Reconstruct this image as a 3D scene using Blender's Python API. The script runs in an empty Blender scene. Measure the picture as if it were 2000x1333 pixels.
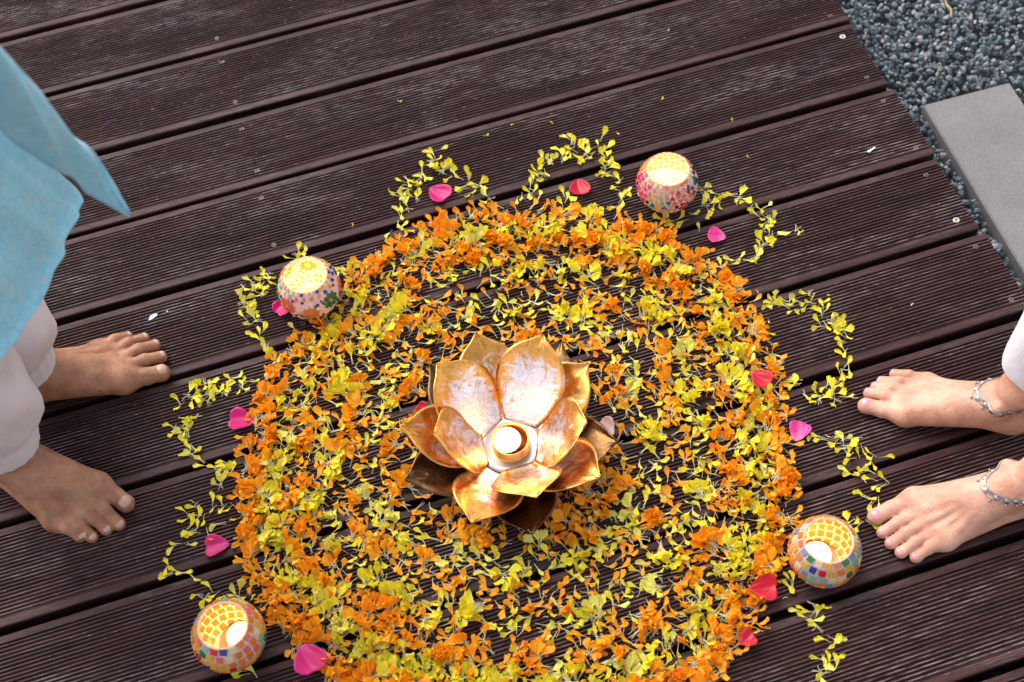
import bpy, math, random
import numpy as np
from mathutils import Vector, Matrix, Euler

rnd = random.Random(7)
rng = np.random.default_rng(7)
SC = bpy.context.scene
COL = SC.collection

# ------------------------------------------------------------------ camera
cam_d = bpy.data.cameras.new('camera')
cam_d.lens = 50.04; cam_d.sensor_width = 36.0; cam_d.clip_start = 0.05; cam_d.clip_end = 500
cam = bpy.data.objects.new('camera', cam_d); COL.objects.link(cam)
cam.location = (-0.97058, -1.89553, 1.69663)
cam.rotation_euler = (0.566162, 0.0436313, -0.313947)
cam_d.dof.use_dof = True; cam_d.dof.focus_distance = 1.93; cam_d.dof.aperture_fstop = 4.5
SC.camera = cam

# ------------------------------------------------------------------ world, sun, exposure
SUN_EL, SUN_AZ = math.radians(48), math.radians(-28)     # azimuth measured from +Y towards +X
w = bpy.data.worlds.new('World'); SC.world = w; w.use_nodes = True
nt = w.node_tree; nt.nodes.clear()
sky = nt.nodes.new('ShaderNodeTexSky'); sky.sky_type = 'NISHITA'; sky.sun_disc = False
sky.sun_elevation = SUN_EL; sky.sun_rotation = SUN_AZ
sky.air_density = 1.0; sky.dust_density = 3.0; sky.ozone_density = 1.0
bg = nt.nodes.new('ShaderNodeBackground'); bg.inputs[1].default_value = 0.15
wo = nt.nodes.new('ShaderNodeOutputWorld')
hs = nt.nodes.new('ShaderNodeHueSaturation'); hs.inputs['Saturation'].default_value = .35     # cloud veil: nearly white sky
tn = nt.nodes.new('ShaderNodeMix'); tn.data_type = 'RGBA'; tn.blend_type = 'MULTIPLY'; tn.inputs[0].default_value = 1; tn.inputs[7].default_value = (1.04, 1.0, .98, 1)
nt.links.new(sky.outputs[0], hs.inputs['Color']); nt.links.new(hs.outputs[0], tn.inputs[6]); nt.links.new(tn.outputs[2], bg.inputs[0]); nt.links.new(bg.outputs[0], wo.inputs[0])
sun_d = bpy.data.lights.new('sun', 'SUN'); sun_d.energy = 0.8; sun_d.angle = math.radians(50); sun_d.color = (1, .93, .86)
sun = bpy.data.objects.new('sun', sun_d); COL.objects.link(sun)
sd = Vector((math.sin(SUN_AZ)*math.cos(SUN_EL), math.cos(SUN_AZ)*math.cos(SUN_EL), math.sin(SUN_EL)))
sun.rotation_euler = sd.to_track_quat('Z', 'Y').to_euler()
SC.view_settings.view_transform = 'Standard'; SC.view_settings.look = 'None'
SC.view_settings.exposure = 1.15; SC.view_settings.gamma = 1.0; SC.view_settings.use_curve_mapping = False
SC.cycles.use_denoising = True
SC.cycles.sample_clamp_indirect = 6.0
SC.cycles.max_bounces = 8

# ------------------------------------------------------------------ photograph ray -> world point at height h
RM = np.array(Euler((0.566162, 0.0436313, -0.313947)).to_matrix())
CL = np.array([-0.97058, -1.89553, 1.69663])
def W(px, py, h=0.0):
    d = RM @ np.array([(px-1000)/2780.0, -(py-666.5)/2780.0, -1.0])
    return CL + d*((h-CL[2])/d[2])

# ------------------------------------------------------------------ helpers
def tag(o, label=None, cat=None, group=None, kind=None):
    if label: o['label'] = label
    if cat: o['category'] = cat
    if group: o['group'] = group
    if kind: o['kind'] = kind
    return o
def empty(name, loc=(0, 0, 0), rz=0.0):
    o = bpy.data.objects.new(name, None); COL.objects.link(o)
    o.location = loc; o.rotation_euler = (0, 0, rz); o.empty_display_size = .02
    return o
def mesh(name, V, F, mats, midx=None, smooth=True):
    """V n x 3, F list of index tuples or an m x 3 array"""
    me = bpy.data.meshes.new(name)
    if isinstance(F, np.ndarray) and F.ndim == 2:
        n, m, k = len(V), len(F), F.shape[1]
        me.vertices.add(n); me.vertices.foreach_set('co', np.asarray(V, np.float32).ravel())
        me.loops.add(m*k); me.loops.foreach_set('vertex_index', F.astype(np.int32).ravel())
        me.polygons.add(m); me.polygons.foreach_set('loop_start', np.arange(0, m*k, k, dtype=np.int32))
        me.update(calc_edges=True)
    else:
        me.from_pydata([tuple(map(float, v)) for v in V], [], [tuple(map(int, f)) for f in F]); me.update()
    for mt in (mats if isinstance(mats, (list, tuple)) else [mats]): me.materials.append(mt)
    if midx is not None: me.polygons.foreach_set('material_index', np.asarray(midx, np.int32))
    me.polygons.foreach_set('use_smooth', np.full(len(me.polygons), smooth))
    me.update()
    return me
def obj(name, me, parent=None, loc=None, rot=None):
    o = bpy.data.objects.new(name, me); COL.objects.link(o)
    if parent: o.parent = parent
    if loc is not None: o.location = loc
    if rot is not None: o.rotation_euler = rot
    return o
def grid(nu, nv, wrap=False):
    F = []
    for i in range(nu-1):
        for j in range(nv if wrap else nv-1):
            a = i*nv+j; b = i*nv+(j+1) % nv
            F.append((a, b, b+nv, a+nv))
    return F
def lathe(prof, n=32, cap0=False, cap1=False):
    V = []; 
    for r, z in prof:
        for k in range(n):
            a = 2*math.pi*k/n; V.append((r*math.cos(a), r*math.sin(a), z))
    F = grid(len(prof), n, True)
    if cap0: F.append(tuple(range(n-1, -1, -1)))
    if cap1: F.append(tuple(range((len(prof)-1)*n, len(prof)*n)))
    return V, F
def tube(pts, r, n=5, closed=False):
    pts = [np.array(p, float) for p in pts]; V = []; N = len(pts)
    for i, p in enumerate(pts):
        a = pts[(i-1) % N] if (closed or i > 0) else p
        b = pts[(i+1) % N] if (closed or i < N-1) else p
        t = b-a; t /= (np.linalg.norm(t)+1e-12)
        u = np.cross(t, [0, 0, 1.0]);
        if np.linalg.norm(u) < 1e-3: u = np.cross(t, [1.0, 0, 0])
        u /= np.linalg.norm(u); v = np.cross(t, u)
        rr = r[i] if hasattr(r, '__len__') else r
        for k in range(n):
            c = 2*math.pi*k/n; V.append(p+rr*(math.cos(c)*u+math.sin(c)*v))
    F = grid(N, n, True)
    if closed:
        for k in range(n): F.append(((N-1)*n+k, (N-1)*n+(k+1) % n, (k+1) % n, k))
    return V, F
class Acc:
    """collects triangle meshes into one"""
    def __init__(s): s.V = []; s.F = []; s.M = []; s.n = 0
    def add(s, V, F, M=0, mat=None):
        V = np.asarray(V, float); F = np.asarray(F)
        if mat is not None: V = V @ mat[:3, :3].T + mat[:3, 3]
        s.V.append(V); s.F.append(F+s.n); s.n += len(V)
        s.M.append(np.full(len(F), M) if np.isscalar(M) else np.asarray(M))
    def get(s): return np.concatenate(s.V), np.concatenate(s.F), np.concatenate(s.M)
def tri(F):
    out = []
    for f in F:
        for k in range(1, len(f)-1): out.append((f[0], f[k], f[k+1]))
    return np.array(out, int)
def rotm(e, s=1.0, t=(0, 0, 0)):
    m = np.eye(4); m[:3, :3] = np.array(Euler(e).to_matrix())*s; m[:3, 3] = t
    return m

# ------------------------------------------------------------------ materials
def mat(name, col=(.5, .5, .5), rough=.5, metal=0.0, **kw):
    m = bpy.data.materials.new(name); m.use_nodes = True
    b = m.node_tree.nodes['Principled BSDF']
    b.inputs['Base Color'].default_value = (*col, 1); b.inputs['Roughness'].default_value = rough
    b.inputs['Metallic'].default_value = metal
    for k, v in kw.items(): b.inputs[k.replace('_', ' ')].default_value = v
    return m
class N:
    """small node-building shorthand"""
    def __init__(s, m): s.m = m; s.t = m.node_tree; s.b = s.t.nodes.get('Principled BSDF'); s.out = s.t.nodes.get('Material Output')
    def n(s, typ, **kw):
        x = s.t.nodes.new('ShaderNode'+typ)
        for k, v in kw.items(): setattr(x, k, v)
        return x
    def l(s, a, b): s.t.links.new(a, b)
    def coord(s, which='Object', scale=(1, 1, 1), off=None):
        c = s.n('TexCoord'); mp = s.n('Mapping'); mp.inputs['Scale'].default_value = scale
        s.l(c.outputs[which], mp.inputs[0])
        if off is not None: s.l(off, mp.inputs['Location'])
        return mp.outputs[0]
    def noise(s, vec, scale, detail=4, rough=.55, dist=0):
        x = s.n('TexNoise'); x.inputs['Scale'].default_value = scale; x.inputs['Detail'].default_value = detail
        x.inputs['Roughness'].default_value = rough; x.inputs['Distortion'].default_value = dist
        s.l(vec, x.inputs['Vector']); return x.outputs[0]
    def ramp(s, fac, stops):
        r = s.n('ValToRGB'); e = r.color_ramp.elements
        while len(e) < len(stops): e.new(.5)
        for i, (p, c) in enumerate(stops):
            e[i].position = p; e[i].color = (*c, 1) if hasattr(c, '__len__') else (c, c, c, 1)
        s.l(fac, r.inputs[0]); return r.outputs[0]
    def mix(s, fac, a, b, typ='MIX'):
        x = s.n('Mix', data_type='RGBA', blend_type=typ)
        for i, v in ((0, fac), (6, a), (7, b)):
            if hasattr(v, 'is_linked'): s.l(v, x.inputs[i])
            else: x.inputs[i].default_value = (*v, 1) if hasattr(v, '__len__') else v
        return x.outputs[2]
    def math(s, op, a, b=0.0):
        x = s.n('Math', operation=op)
        for i, v in ((0, a), (1, b)):
            if hasattr(v, 'is_linked'): s.l(v, x.inputs[i])
            else: x.inputs[i].default_value = v
        return x.outputs[0]
    def bump(s, h, strength=.3, dist=.001):
        x = s.n('Bump'); x.inputs['Strength'].default_value = strength; x.inputs['Distance'].default_value = dist
        s.l(h, x.inputs['Height']); s.l(x.outputs[0], s.b.inputs['Normal']); return x

# deck timber: near-black brown stain, dusty scuffing on the raised ridges, their highlight painted in
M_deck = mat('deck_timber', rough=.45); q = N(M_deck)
oi = q.n('ObjectInfo'); cb = q.n('CombineXYZ')
q.l(q.math('MULTIPLY', oi.outputs['Random'], 37.0), cb.inputs[0]); q.l(q.math('MULTIPLY', oi.outputs['Random'], 11.0), cb.inputs[1])
grain = q.noise(q.coord('Object', (3, 55, 20), cb.outputs[0]), 3, 6, .6, .4)
fine = q.noise(q.coord('Object', (14, 260, 60), cb.outputs[0]), 3, 4, .6)
patch = q.noise(q.coord('Object', (1.6, 7, 1), cb.outputs[0]), 2.2, 4, .6, .8)
base = q.ramp(grain, [(.3, (.0080, .0030, .0034)), (.5, (.0255, .0090, .0092)), (.7, (.060, .0240, .0215))])
tone = q.ramp(oi.outputs['Random'], [(0, (.8, .8, .82)), (1, (1.2, 1.14, 1.12))])
base = q.mix(1.0, base, tone, 'MULTIPLY')
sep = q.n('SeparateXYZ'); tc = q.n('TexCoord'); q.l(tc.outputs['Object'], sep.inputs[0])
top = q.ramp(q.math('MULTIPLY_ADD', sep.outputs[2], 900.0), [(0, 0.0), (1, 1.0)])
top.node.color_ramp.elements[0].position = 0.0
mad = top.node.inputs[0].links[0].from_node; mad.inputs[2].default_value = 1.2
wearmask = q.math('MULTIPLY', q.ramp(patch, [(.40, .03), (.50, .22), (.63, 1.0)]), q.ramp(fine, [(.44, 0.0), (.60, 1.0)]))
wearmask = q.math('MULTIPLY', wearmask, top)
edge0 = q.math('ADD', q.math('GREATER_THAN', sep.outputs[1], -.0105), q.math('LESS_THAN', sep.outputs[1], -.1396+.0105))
base = q.mix(q.math('MULTIPLY', q.math('MULTIPLY', top, .55), q.math('SUBTRACT', 1.0, q.math('MULTIPLY', edge0, .45))), base, q.ramp(grain, [(.3, (.026, .0098, .0100)), (.7, (.102, .046, .042))]))     # grey light painted on the ridge tops, lighter than the groove floors
speck = q.ramp(q.noise(q.coord('Object', (40, 220, 1), cb.outputs[0]), 2.4, 3, .5), [(.655, 0.0), (.70, 1.0)])
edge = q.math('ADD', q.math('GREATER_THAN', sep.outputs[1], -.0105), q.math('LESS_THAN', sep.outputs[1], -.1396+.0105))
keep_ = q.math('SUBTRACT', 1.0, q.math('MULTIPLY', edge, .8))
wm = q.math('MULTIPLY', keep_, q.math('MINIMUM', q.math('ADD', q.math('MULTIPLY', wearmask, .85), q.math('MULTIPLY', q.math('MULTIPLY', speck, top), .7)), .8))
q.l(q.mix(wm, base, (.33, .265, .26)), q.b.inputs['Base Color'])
q.l(q.ramp(q.noise(q.coord('Object', (6, 90, 1), cb.outputs[0]), 3, 3), [(.3, .40), (.7, .66)]), q.b.inputs['Roughness'])
q.bump(fine, .5, .0008)
q.b.inputs['Specular IOR Level'].default_value = .2

M_joist = mat('joist_timber', (.02, .012, .01), .8)

M_stone = mat('gravel_stone', rough=.95, Specular_IOR_Level=.15); q = N(M_stone)
geo = q.n('NewGeometry')
c = q.ramp(geo.outputs['Random Per Island'], [(0, (.055, .080, .095)), (.45, (.130, .165, .190)), (.78, (.23, .262, .285)), (.92, (.28, .285, .29)), (1, (.40, .35, .33))])
c2 = q.ramp(q.noise(q.coord('Object'), 260, 4), [(.3, .65), (.7, 1.35)])
q.l(q.mix(1.0, c, c2, 'MULTIPLY'), q.b.inputs['Base Color']); q.bump(q.noise(q.coord('Object'), 700, 3), .5, .001)

M_ground = mat('ground_soil', rough=.95); q = N(M_ground)
v = q.n('TexVoronoi'); v.inputs['Scale'].default_value = 75; q.l(q.coord('Object'), v.inputs['Vector'])
q.l(q.ramp(v.outputs['Color'], [(0, (.012, .016, .02)), (1, (.07, .085, .10))]), q.b.inputs['Base Color']); q.bump(v.outputs['Distance'], .8, .01)

M_conc = mat('slab_concrete', rough=.9); q = N(M_conc)
a = q.ramp(q.noise(q.coord('Object'), 9, 6, .6), [(.3, (.155, .151, .153)), (.7, (.215, .210, .214))])
b = q.ramp(q.noise(q.coord('Object'), 420, 3, .7), [(.33, .70), (.65, 1.16)])
sp = q.ramp(q.noise(q.coord('Object'), 150, 2, .5), [(.72, 0.0), (.77, .45)])
q.l(q.mix(sp, q.mix(1.0, a, b, 'MULTIPLY'), (.12, .12, .125)), q.b.inputs['Base Color']); q.bump(q.noise(q.coord('Object'), 600, 4), .35, .0012)

def petal_mat(name, lo, mid, hi, trans=.28):
    m = mat(name, rough=.55); q = N(m); geo = q.n('NewGeometry')
    mp = q.n('Mapping'); mp.inputs['Scale'].default_value = (1, 1, 1); q.l(geo.outputs['Position'], mp.inputs[0])
    nz = q.noise(mp.outputs[0], 46, 3, .6)
    c = q.ramp(nz, [(.3, lo), (.5, mid), (.7, hi)])
    isl = q.ramp(geo.outputs['Random Per Island'], [(0, (.84, .84, .84)), (1, (1.06, 1.06, 1.06))])
    c = q.mix(1.0, c, isl, 'MULTIPLY')
    q.l(c, q.b.inputs['Base Color'])
    tr = q.n('BsdfTranslucent'); q.l(c, tr.inputs['Color'])
    ms = q.n('MixShader'); ms.inputs[0].default_value = trans
    q.l(q.b.outputs[0], ms.inputs[1]); q.l(tr.outputs[0], ms.inputs[2]); q.l(ms.outputs[0], q.out.inputs[0])
    q.bump(q.noise(mp.outputs[0], 900, 2), .25, .0005)
    return m
M_yel = petal_mat('yellow_petal', (.74, .66, .025), (.90, .78, .026), (.94, .82, .05))
M_pale = petal_mat('pale_yellow_petal', (.68, .68, .16), (.84, .80, .14), (.90, .84, .20))
M_ora = petal_mat('orange_petal', (.96, .31, .001), (.99, .40, .002), (.99, .50, .003))
M_stalk = mat('petal_stalk', (.62, .60, .36), .5)
M_rosem = {}
def rose_mat(name, deep, light):
    m = mat(name, rough=.42); q = N(m)
    s = q.n('SeparateXYZ'); tcx = q.n('TexCoord'); q.l(tcx.outputs['Object'], s.inputs[0])
    nz = q.noise(q.coord('Object', (300, 60, 1)), 2.0, 3)
    f = q.math('ADD', q.math('MULTIPLY', s.outputs[1], 36.0), q.math('MULTIPLY', nz, .35))
    c = q.ramp(f, [(-0.0, (.86, .72, .80)), (.22, light), (.62, deep), (1, deep)])
    q.l(c, q.b.inputs['Base Color'])
    tr = q.n('BsdfTranslucent'); q.l(c, tr.inputs['Color']); ms = q.n('MixShader'); ms.inputs[0].default_value = .25
    q.l(q.b.outputs[0], ms.inputs[1]); q.l(tr.outputs[0], ms.inputs[2]); q.l(ms.outputs[0], q.out.inputs[0])
    q.bump(nz, .3, .0008)
    return m
M_rosem['magenta'] = rose_mat('magenta_rose_petal', (.62, .004, .16), (.72, .06, .33))
M_rosem['pink'] = rose_mat('pink_rose_petal', (.78, .045, .30), (.80, .25, .50))
M_rosem['red'] = rose_mat('red_rose_petal', (.56, .0, .018), (.66, .01, .05))
M_rosem['blush'] = rose_mat('blush_rose_petal', (.80, .52, .46), (.88, .74, .66))

# lotus metal: gold leaf worn to silver, pale sky reflection painted in towards the heart
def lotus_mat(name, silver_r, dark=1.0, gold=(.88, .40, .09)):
    m = mat(name, rough=.3, metal=1.0); q = N(m)
    at_ = q.n('Attribute', attribute_name='wear_sheen')
    nz = q.noise(q.coord('Object', (1, 1, 1)), 42, 6, .65, 1.2)
    nf = q.noise(q.coord('Object', (1, 1, 1)), 320, 4, .7)
    f = q.math('ADD', q.math('MULTIPLY', at_.outputs['Fac'], silver_r), q.math('MULTIPLY', q.math('SUBTRACT', nz, .5), 2.2))
    silver = q.ramp(nf, [(.3, (.62, .55, .55)), (.6, (.88, .86, .92))])
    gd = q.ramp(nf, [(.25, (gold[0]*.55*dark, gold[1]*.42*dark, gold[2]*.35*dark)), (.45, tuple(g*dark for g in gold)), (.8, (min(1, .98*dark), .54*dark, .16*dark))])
    c = q.mix(q.ramp(f, [(.30, 0.0), (.62, 1.0)]), gd, silver)
    spots = q.ramp(q.noise(q.coord('Object'), 95, 5, .75, .6), [(.57, 0.0), (.66, .7)])
    c = q.mix(spots, c, (.42*dark, .20*dark, .05*dark))
    q.l(c, q.b.inputs['Base Color'])
    q.l(q.ramp(nz, [(.3, .20), (.7, .42)]), q.b.inputs['Roughness'])
    q.bump(q.noise(q.coord('Object'), 120, 4, .6), .25, .0015)
    return m
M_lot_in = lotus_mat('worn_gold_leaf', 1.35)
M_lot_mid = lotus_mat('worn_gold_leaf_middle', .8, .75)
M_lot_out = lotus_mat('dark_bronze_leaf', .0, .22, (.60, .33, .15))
M_lot_plate = mat('silver_worn_plate', (.50, .43, .41), .34, 1.0)
M_goldcup = mat('gold_cup', (.85, .42, .13), .28, 1.0)

def wax_mat():
    m = mat('candle_wax', (.90, .80, .56), .35); b = m.node_tree.nodes['Principled BSDF']
    b.inputs['Subsurface Weight'].default_value = .4; b.inputs['Subsurface Scale'].default_value = .01
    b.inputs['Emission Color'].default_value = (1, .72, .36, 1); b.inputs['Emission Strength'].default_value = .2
    return m
M_wax = wax_mat()
M_foil = mat('tealight_foil', (.8, .76, .7), .25, 1.0)
M_wick = mat('wick', (.03, .02, .02), .9)
M_flame = mat('flame', (1, .8, .4), .5, 0); b_ = M_flame.node_tree.nodes['Principled BSDF']
b_.inputs['Emission Color'].default_value = (1, .68, .28, 1); b_.inputs['Emission Strength'].default_value = 14

def glassy(name, col, trans=.5, rough=.15, tcol=None):
    m = mat(name, col, rough); q = N(m); tr = q.n('BsdfTranslucent'); tr.inputs['Color'].default_value = (*(tcol or col), 1)
    ms = q.n('MixShader'); ms.inputs[0].default_value = trans
    q.l(q.b.outputs[0], ms.inputs[1]); q.l(tr.outputs[0], ms.inputs[2]); q.l(ms.outputs[0], q.out.inputs[0])
    q.b.inputs['Coat Weight'].default_value = .5
    return m
M_grout = glassy('mosaic_grout', (.40, .42, .55), .12, .6, (.80, .68, .52))
M_inner = glassy('bowl_inner_glass', (.92, .84, .66), .25, .35, (.95, .75, .42))  # candle glow painted into the pale inner glass as a warm colour
M_tback = glassy('tile_back', (.55, .18, .02), .3, .4, (.80, .30, .03))
M_rim = glassy('bowl_rim', (.75, .58, .52), .4, .25, (.95, .7, .45))
T = {'yellow': (.85, .55, .08), 'amber': (.85, .33, .04), 'cream': (.88, .78, .45), 'red': (.72, .03, .03), 'coral': (.88, .27, .14),
     'green': (.05, .33, .09), 'mint': (.36, .62, .42), 'blue': (.06, .10, .38), 'grey': (.36, .40, .50), 'teal': (.03, .28, .32),
     'pink': (.80, .10, .22), 'navy': (.04, .05, .18), 'orange': (.85, .38, .10)}
M_tile = {k: glassy('tile_glass_'+k, v, .6, .12, tuple(min(1, x*1.1+.02) for x in v)) for k, v in T.items()}

def skin_mat(name, lo, hi):
    m = mat(name, rough=.5); q = N(m)
    nz = q.noise(q.coord('Object'), 26, 5, .6)
    c = q.ramp(nz, [(.36, lo), (.62, hi)])
    red = q.ramp(q.noise(q.coord('Object'), 48, 4, .6), [(.48, 0.0), (.66, .5)])
    c = q.mix(red, c, (hi[0]*1.0, hi[1]*.72, hi[2]*.66))
    fine = q.noise(q.coord('Object'), 330, 3, .6)
    c = q.mix(1.0, c, q.ramp(fine, [(.3, .9), (.7, 1.06)]), 'MULTIPLY')
    q.l(c, q.b.inputs['Base Color'])
    q.b.inputs['Subsurface Weight'].default_value = .12; q.b.inputs['Subsurface Scale'].default_value = .006
    q.b.inputs['Subsurface Radius'].default_value = (1, .35, .2)
    h = q.math('ADD', q.math('MULTIPLY', q.noise(q.coord('Object', (1, 1, 1)), 75, 6, .65, 1.4), 2.0), q.math('MULTIPLY', fine, .35))
    q.bump(h, .55, .0016)
    return m
M_skin_m = skin_mat('tanned_skin', (.22, .092, .045), (.40, .195, .108))
M_skin_w = skin_mat('warm_fair_skin', (.45, .213, .132), (.65, .375, .27))
M_nail_m = mat('toenail', (.43, .27, .20), .35)
M_nail_w = mat('pink_nail_polish', (.88, .27, .30), .18, Coat_Weight=.6)

def cloth_mat(name, col, pat=None, bs=.3, wr=0):
    m = mat(name, col, .85); q = N(m)
    wv = q.noise(q.coord('Object', (1, 1, 1)), 700, 2, .5)
    c = q.ramp(q.noise(q.coord('Object'), 12, 4), [(.3, tuple(x*.88 for x in col)), (.7, tuple(min(1, x*1.08) for x in col))])
    if pat:
        v = q.n('TexVoronoi'); v.inputs['Scale'].default_value = 74; q.l(q.coord('Object'), v.inputs['Vector'])
        d = q.ramp(v.outputs['Distance'], [(.22, 1.0), (.36, 0.0)])
        keep = q.n('SeparateColor'); q.l(v.outputs['Color'], keep.inputs[0])
        k = q.math('MULTIPLY', d, q.ramp(keep.outputs[0], [(.30, 0.0), (.35, .4)]))
        c = q.mix(k, c, pat[0])
        v2 = q.n('TexVoronoi'); v2.inputs['Scale'].default_value = 70; v2.feature = 'DISTANCE_TO_EDGE'; q.l(q.coord('Object'), v2.inputs['Vector'])
        c = q.mix(q.ramp(v2.outputs['Distance'], [(.03, .35), (.09, 0.0)]), c, pat[1])
    q.l(c, q.b.inputs['Base Color']); q.bump(wv, bs, .0006)
    q.b.inputs['Sheen Weight'].default_value = .2
    if wr:
        b1 = q.b.inputs['Normal'].links[0].from_node; b2 = q.n('Bump'); b2.inputs['Distance'].default_value = .006; b2.inputs['Strength'].default_value = .6
        q.l(q.noise(q.coord('Object', (1.2, 1.2, .6)), 16, 3, .55, 1.5), b2.inputs['Height']); q.l(b2.outputs[0], b1.inputs['Normal'])
    return m
M_kurta = cloth_mat('blue_printed_cotton', (.29, .62, .74), ((.60, .48, .42), (.12, .42, .58)))
M_trou_m = cloth_mat('cream_linen', (.60, .535, .54), wr=1)
M_trou_w = cloth_mat('white_cotton', (.62, .60, .67), wr=1)
M_silver = mat('tarnished_silver', (.42, .40, .40), .34, 1.0)
M_screw = mat('screw_steel', (.13, .10, .095), .5, .3)
M_screw2 = mat('bright_screw_steel', (.62, .52, .42), .4, .7)
M_recess = mat('screw_recess', (.01, .008, .008), .8)
M_fleck = mat('dried_paint', (.62, .70, .76), .6)
M_straw = mat('dry_straw', (.36, .27, .14), .8)
M_thread = mat('purple_thread', (.25, .03, .28), .7)

# ================================================================== SETTING
# ground
g = obj('ground', mesh('ground', [(-150, -150, 0), (150, -150, 0), (150, 150, 0), (-150, 150, 0)], [(0, 1, 2, 3)], M_ground), loc=(0, 0, -.108))
tag(g, 'dark stony ground under the gravel and the deck', kind='structure')

# deck planks: real grooves
PW, PITCH = .1396, .150
def plank_profile():
    P = []                      # (y, z) across, y from 0 down to -PW
    P += [(0, -.0022), (-.0006, -.0007), (-.0020, 0)]
    y0, y1, n = -.0105, -PW+.0105, 22
    p = (y1-y0)/n
    P.append((y0, 0))
    for k in range(n):
        a = y0+p*k
        P += [(a+p*.16, -.0026), (a+p*.46, -.0028), (a+p*.62, -.0002), (a+p*.82, 0.00005)] if k < n-1 else [(a+p*.2, -.0021), (a+p*.5, -.0021)]
    P += [(y1, 0), (-PW+.0020, 0), (-PW+.0006, -.0007), (-PW, -.0022), (-PW, -.027), (0, -.027)]
    return P
def plank_mesh(x0, seed):
    r = random.Random(seed); P = plank_profile(); n = len(P)
    xs = [x0, x0*.7, x0*.4, x0*.2, 0.0]; V = []
    for i, x in enumerate(xs):
        bow = r.uniform(-.0007, .0007)
        for (y, z) in P:
            ex = r.uniform(-.0006, .0006) if x == 0 else 0
            V.append((x+ex, y+bow*(x != 0), z))
    F = []
    for i in range(len(xs)-1):
        for j in range(n):
            a = i*n+j; b = i*n+(j+1) % n; F.append((a, a+n, b+n, b))
    F.append(tuple(range(n-1, -1, -1))[::-1]); F.append(tuple(range((len(xs)-1)*n, len(xs)*n))[::-1])
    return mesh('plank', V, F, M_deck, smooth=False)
deck = empty('deck'); tag(deck, 'dark brown grooved timber deck', kind='structure')
pm = [plank_mesh(-4.2, s) for s in range(4)]
def screw_mesh(m):
    A = Acc(); V, F = lathe([(.0012, .0002), (.0014, .0007), (.0036, .0009), (.0042, .0004), (.0043, -.0006)], 14, True); A.add(V, tri(F), 0)
    for a in (0.3, 0.3+math.pi/2):
        c, s = math.cos(a), math.sin(a)
        V = [(c*x-s*y, s*x+c*y, .00105) for x, y in ((-.0019, -.0004), (.0019, -.0004), (.0019, .0004), (-.0019, .0004))]
        A.add(V, [(0, 1, 2), (0, 2, 3)], 1)
    V, F, M = A.get(); return mesh('screw', V, F, [m, M_recess], M, False)
sm1, sm2 = screw_mesh(M_screw), screw_mesh(M_screw2)
shift = {0: .000, 1: .001, 2: -.0025, 3: .002, 4: -.001, 5: .001, 6: .0015, 7: -.001, 8: .002}
for k in range(-9, 16):
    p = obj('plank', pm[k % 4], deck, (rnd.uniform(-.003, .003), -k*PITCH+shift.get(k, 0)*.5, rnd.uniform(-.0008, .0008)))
    for xs in (-.0225, -.987, -1.95, -2.9):
        for yy in (-.021, -.117):
            if xs < -1.5 and k % 2 == 0 and False: continue
            bright = xs > -.5 and (k, yy) in ((3, -.021), (5, -.117))
            s = obj('screw', sm2 if bright else sm1, p, (xs+rnd.uniform(-.004, .004), yy+rnd.uniform(-.004, .004), -.0004 if bright else -.0012), (0, 0, rnd.uniform(0, 1.5)))
            s.scale = (1.15,)*3 if bright else (.95,)*3
for xj in (-.03, -.51, -.99, -1.47, -1.95, -2.43, -2.91, -3.4, -3.9):
    V = [(x, y, z) for z in (-.075, -.0275) for y in (-2.35, 1.4) for x in (xj-.022, xj+.018)]
    obj('joist', mesh('joist', V, [(0, 1, 3, 2), (4, 6, 7, 5), (0, 4, 5, 1), (2, 3, 7, 6), (0, 2, 6, 4), (1, 5, 7, 3)], M_joist, smooth=False), deck)

# gravel
def icos(sub):
    import bmesh
    bm = bmesh.new(); bmesh.ops.create_icosphere(bm, subdivisions=sub, radius=1)
    V = np.array([v.co[:] for v in bm.verts]); F = np.array([[v.index for v in f.verts] for f in bm.faces]); bm.free(); return V, F
def stone_var(sub, r):
    V, F = icos(sub)
    V = V.copy()
    for _ in range(7):                      # crushed stone: cut by random planes
        n = r.normal(size=3); n /= np.linalg.norm(n); d = r.uniform(.5, .8)
        h = V @ n; k = h > d; V[k] -= np.outer(h[k]-d, n)
    V *= r.uniform([.75, .55, .45], [1.1, .9, .75])
    return V, F
sv_hi = [stone_var(2, rng) for _ in range(9)]; sv_lo = [stone_var(1, rng) for _ in range(7)]
A = Acc()
def scatter(n, x0, x1, y0, y1, z0, z1, s0, s1, sv):
    for _ in range(n):
        V, F = sv[rng.integers(len(sv))]
        x, y = rng.uniform(x0, x1), rng.uniform(y0, y1)
        if .074 < x-.028*y < .241 and y < -.596: continue
        near = max(0.0, min(1.0, 1-(x-.0)/.09)) if x > -.02 else 1.0
        A.add(V, F, 0, rotm(tuple(rng.uniform(0, 6.28, 3)), rng.uniform(s0, s1)*rng.choice([.7, .85, 1, 1, 1.2, 1.45]), (x, y, rng.uniform(z0, z1)-.012*near)))
scatter(4300, -.03, .48, -1.12, -.22, -.078, -.070, .0048, .0075, sv_lo)
scatter(7600, -.03, .48, -1.12, -.22, -.070, -.058, .0037, .0058, sv_hi)
scatter(5200, .48, 1.3, -1.9, .5, -.08, -.062, .008, .011, sv_lo)
scatter(2600, -.05, .48, -.22, .5, -.08, -.062, .007, .010, sv_lo)
scatter(2400, -.05, .48, -1.9, -1.12, -.08, -.062, .007, .010, sv_lo)
scatter(3500, -.55, -.03, -1.7, -.2, -.092, -.08, .007, .0095, sv_lo)
V, F, _ = A.get()
gv = obj('gravel', mesh('gravel', V, F, M_stone, smooth=False)); tag(gv, 'blue grey crushed gravel beside the deck', 'gravel', kind='stuff')

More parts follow.
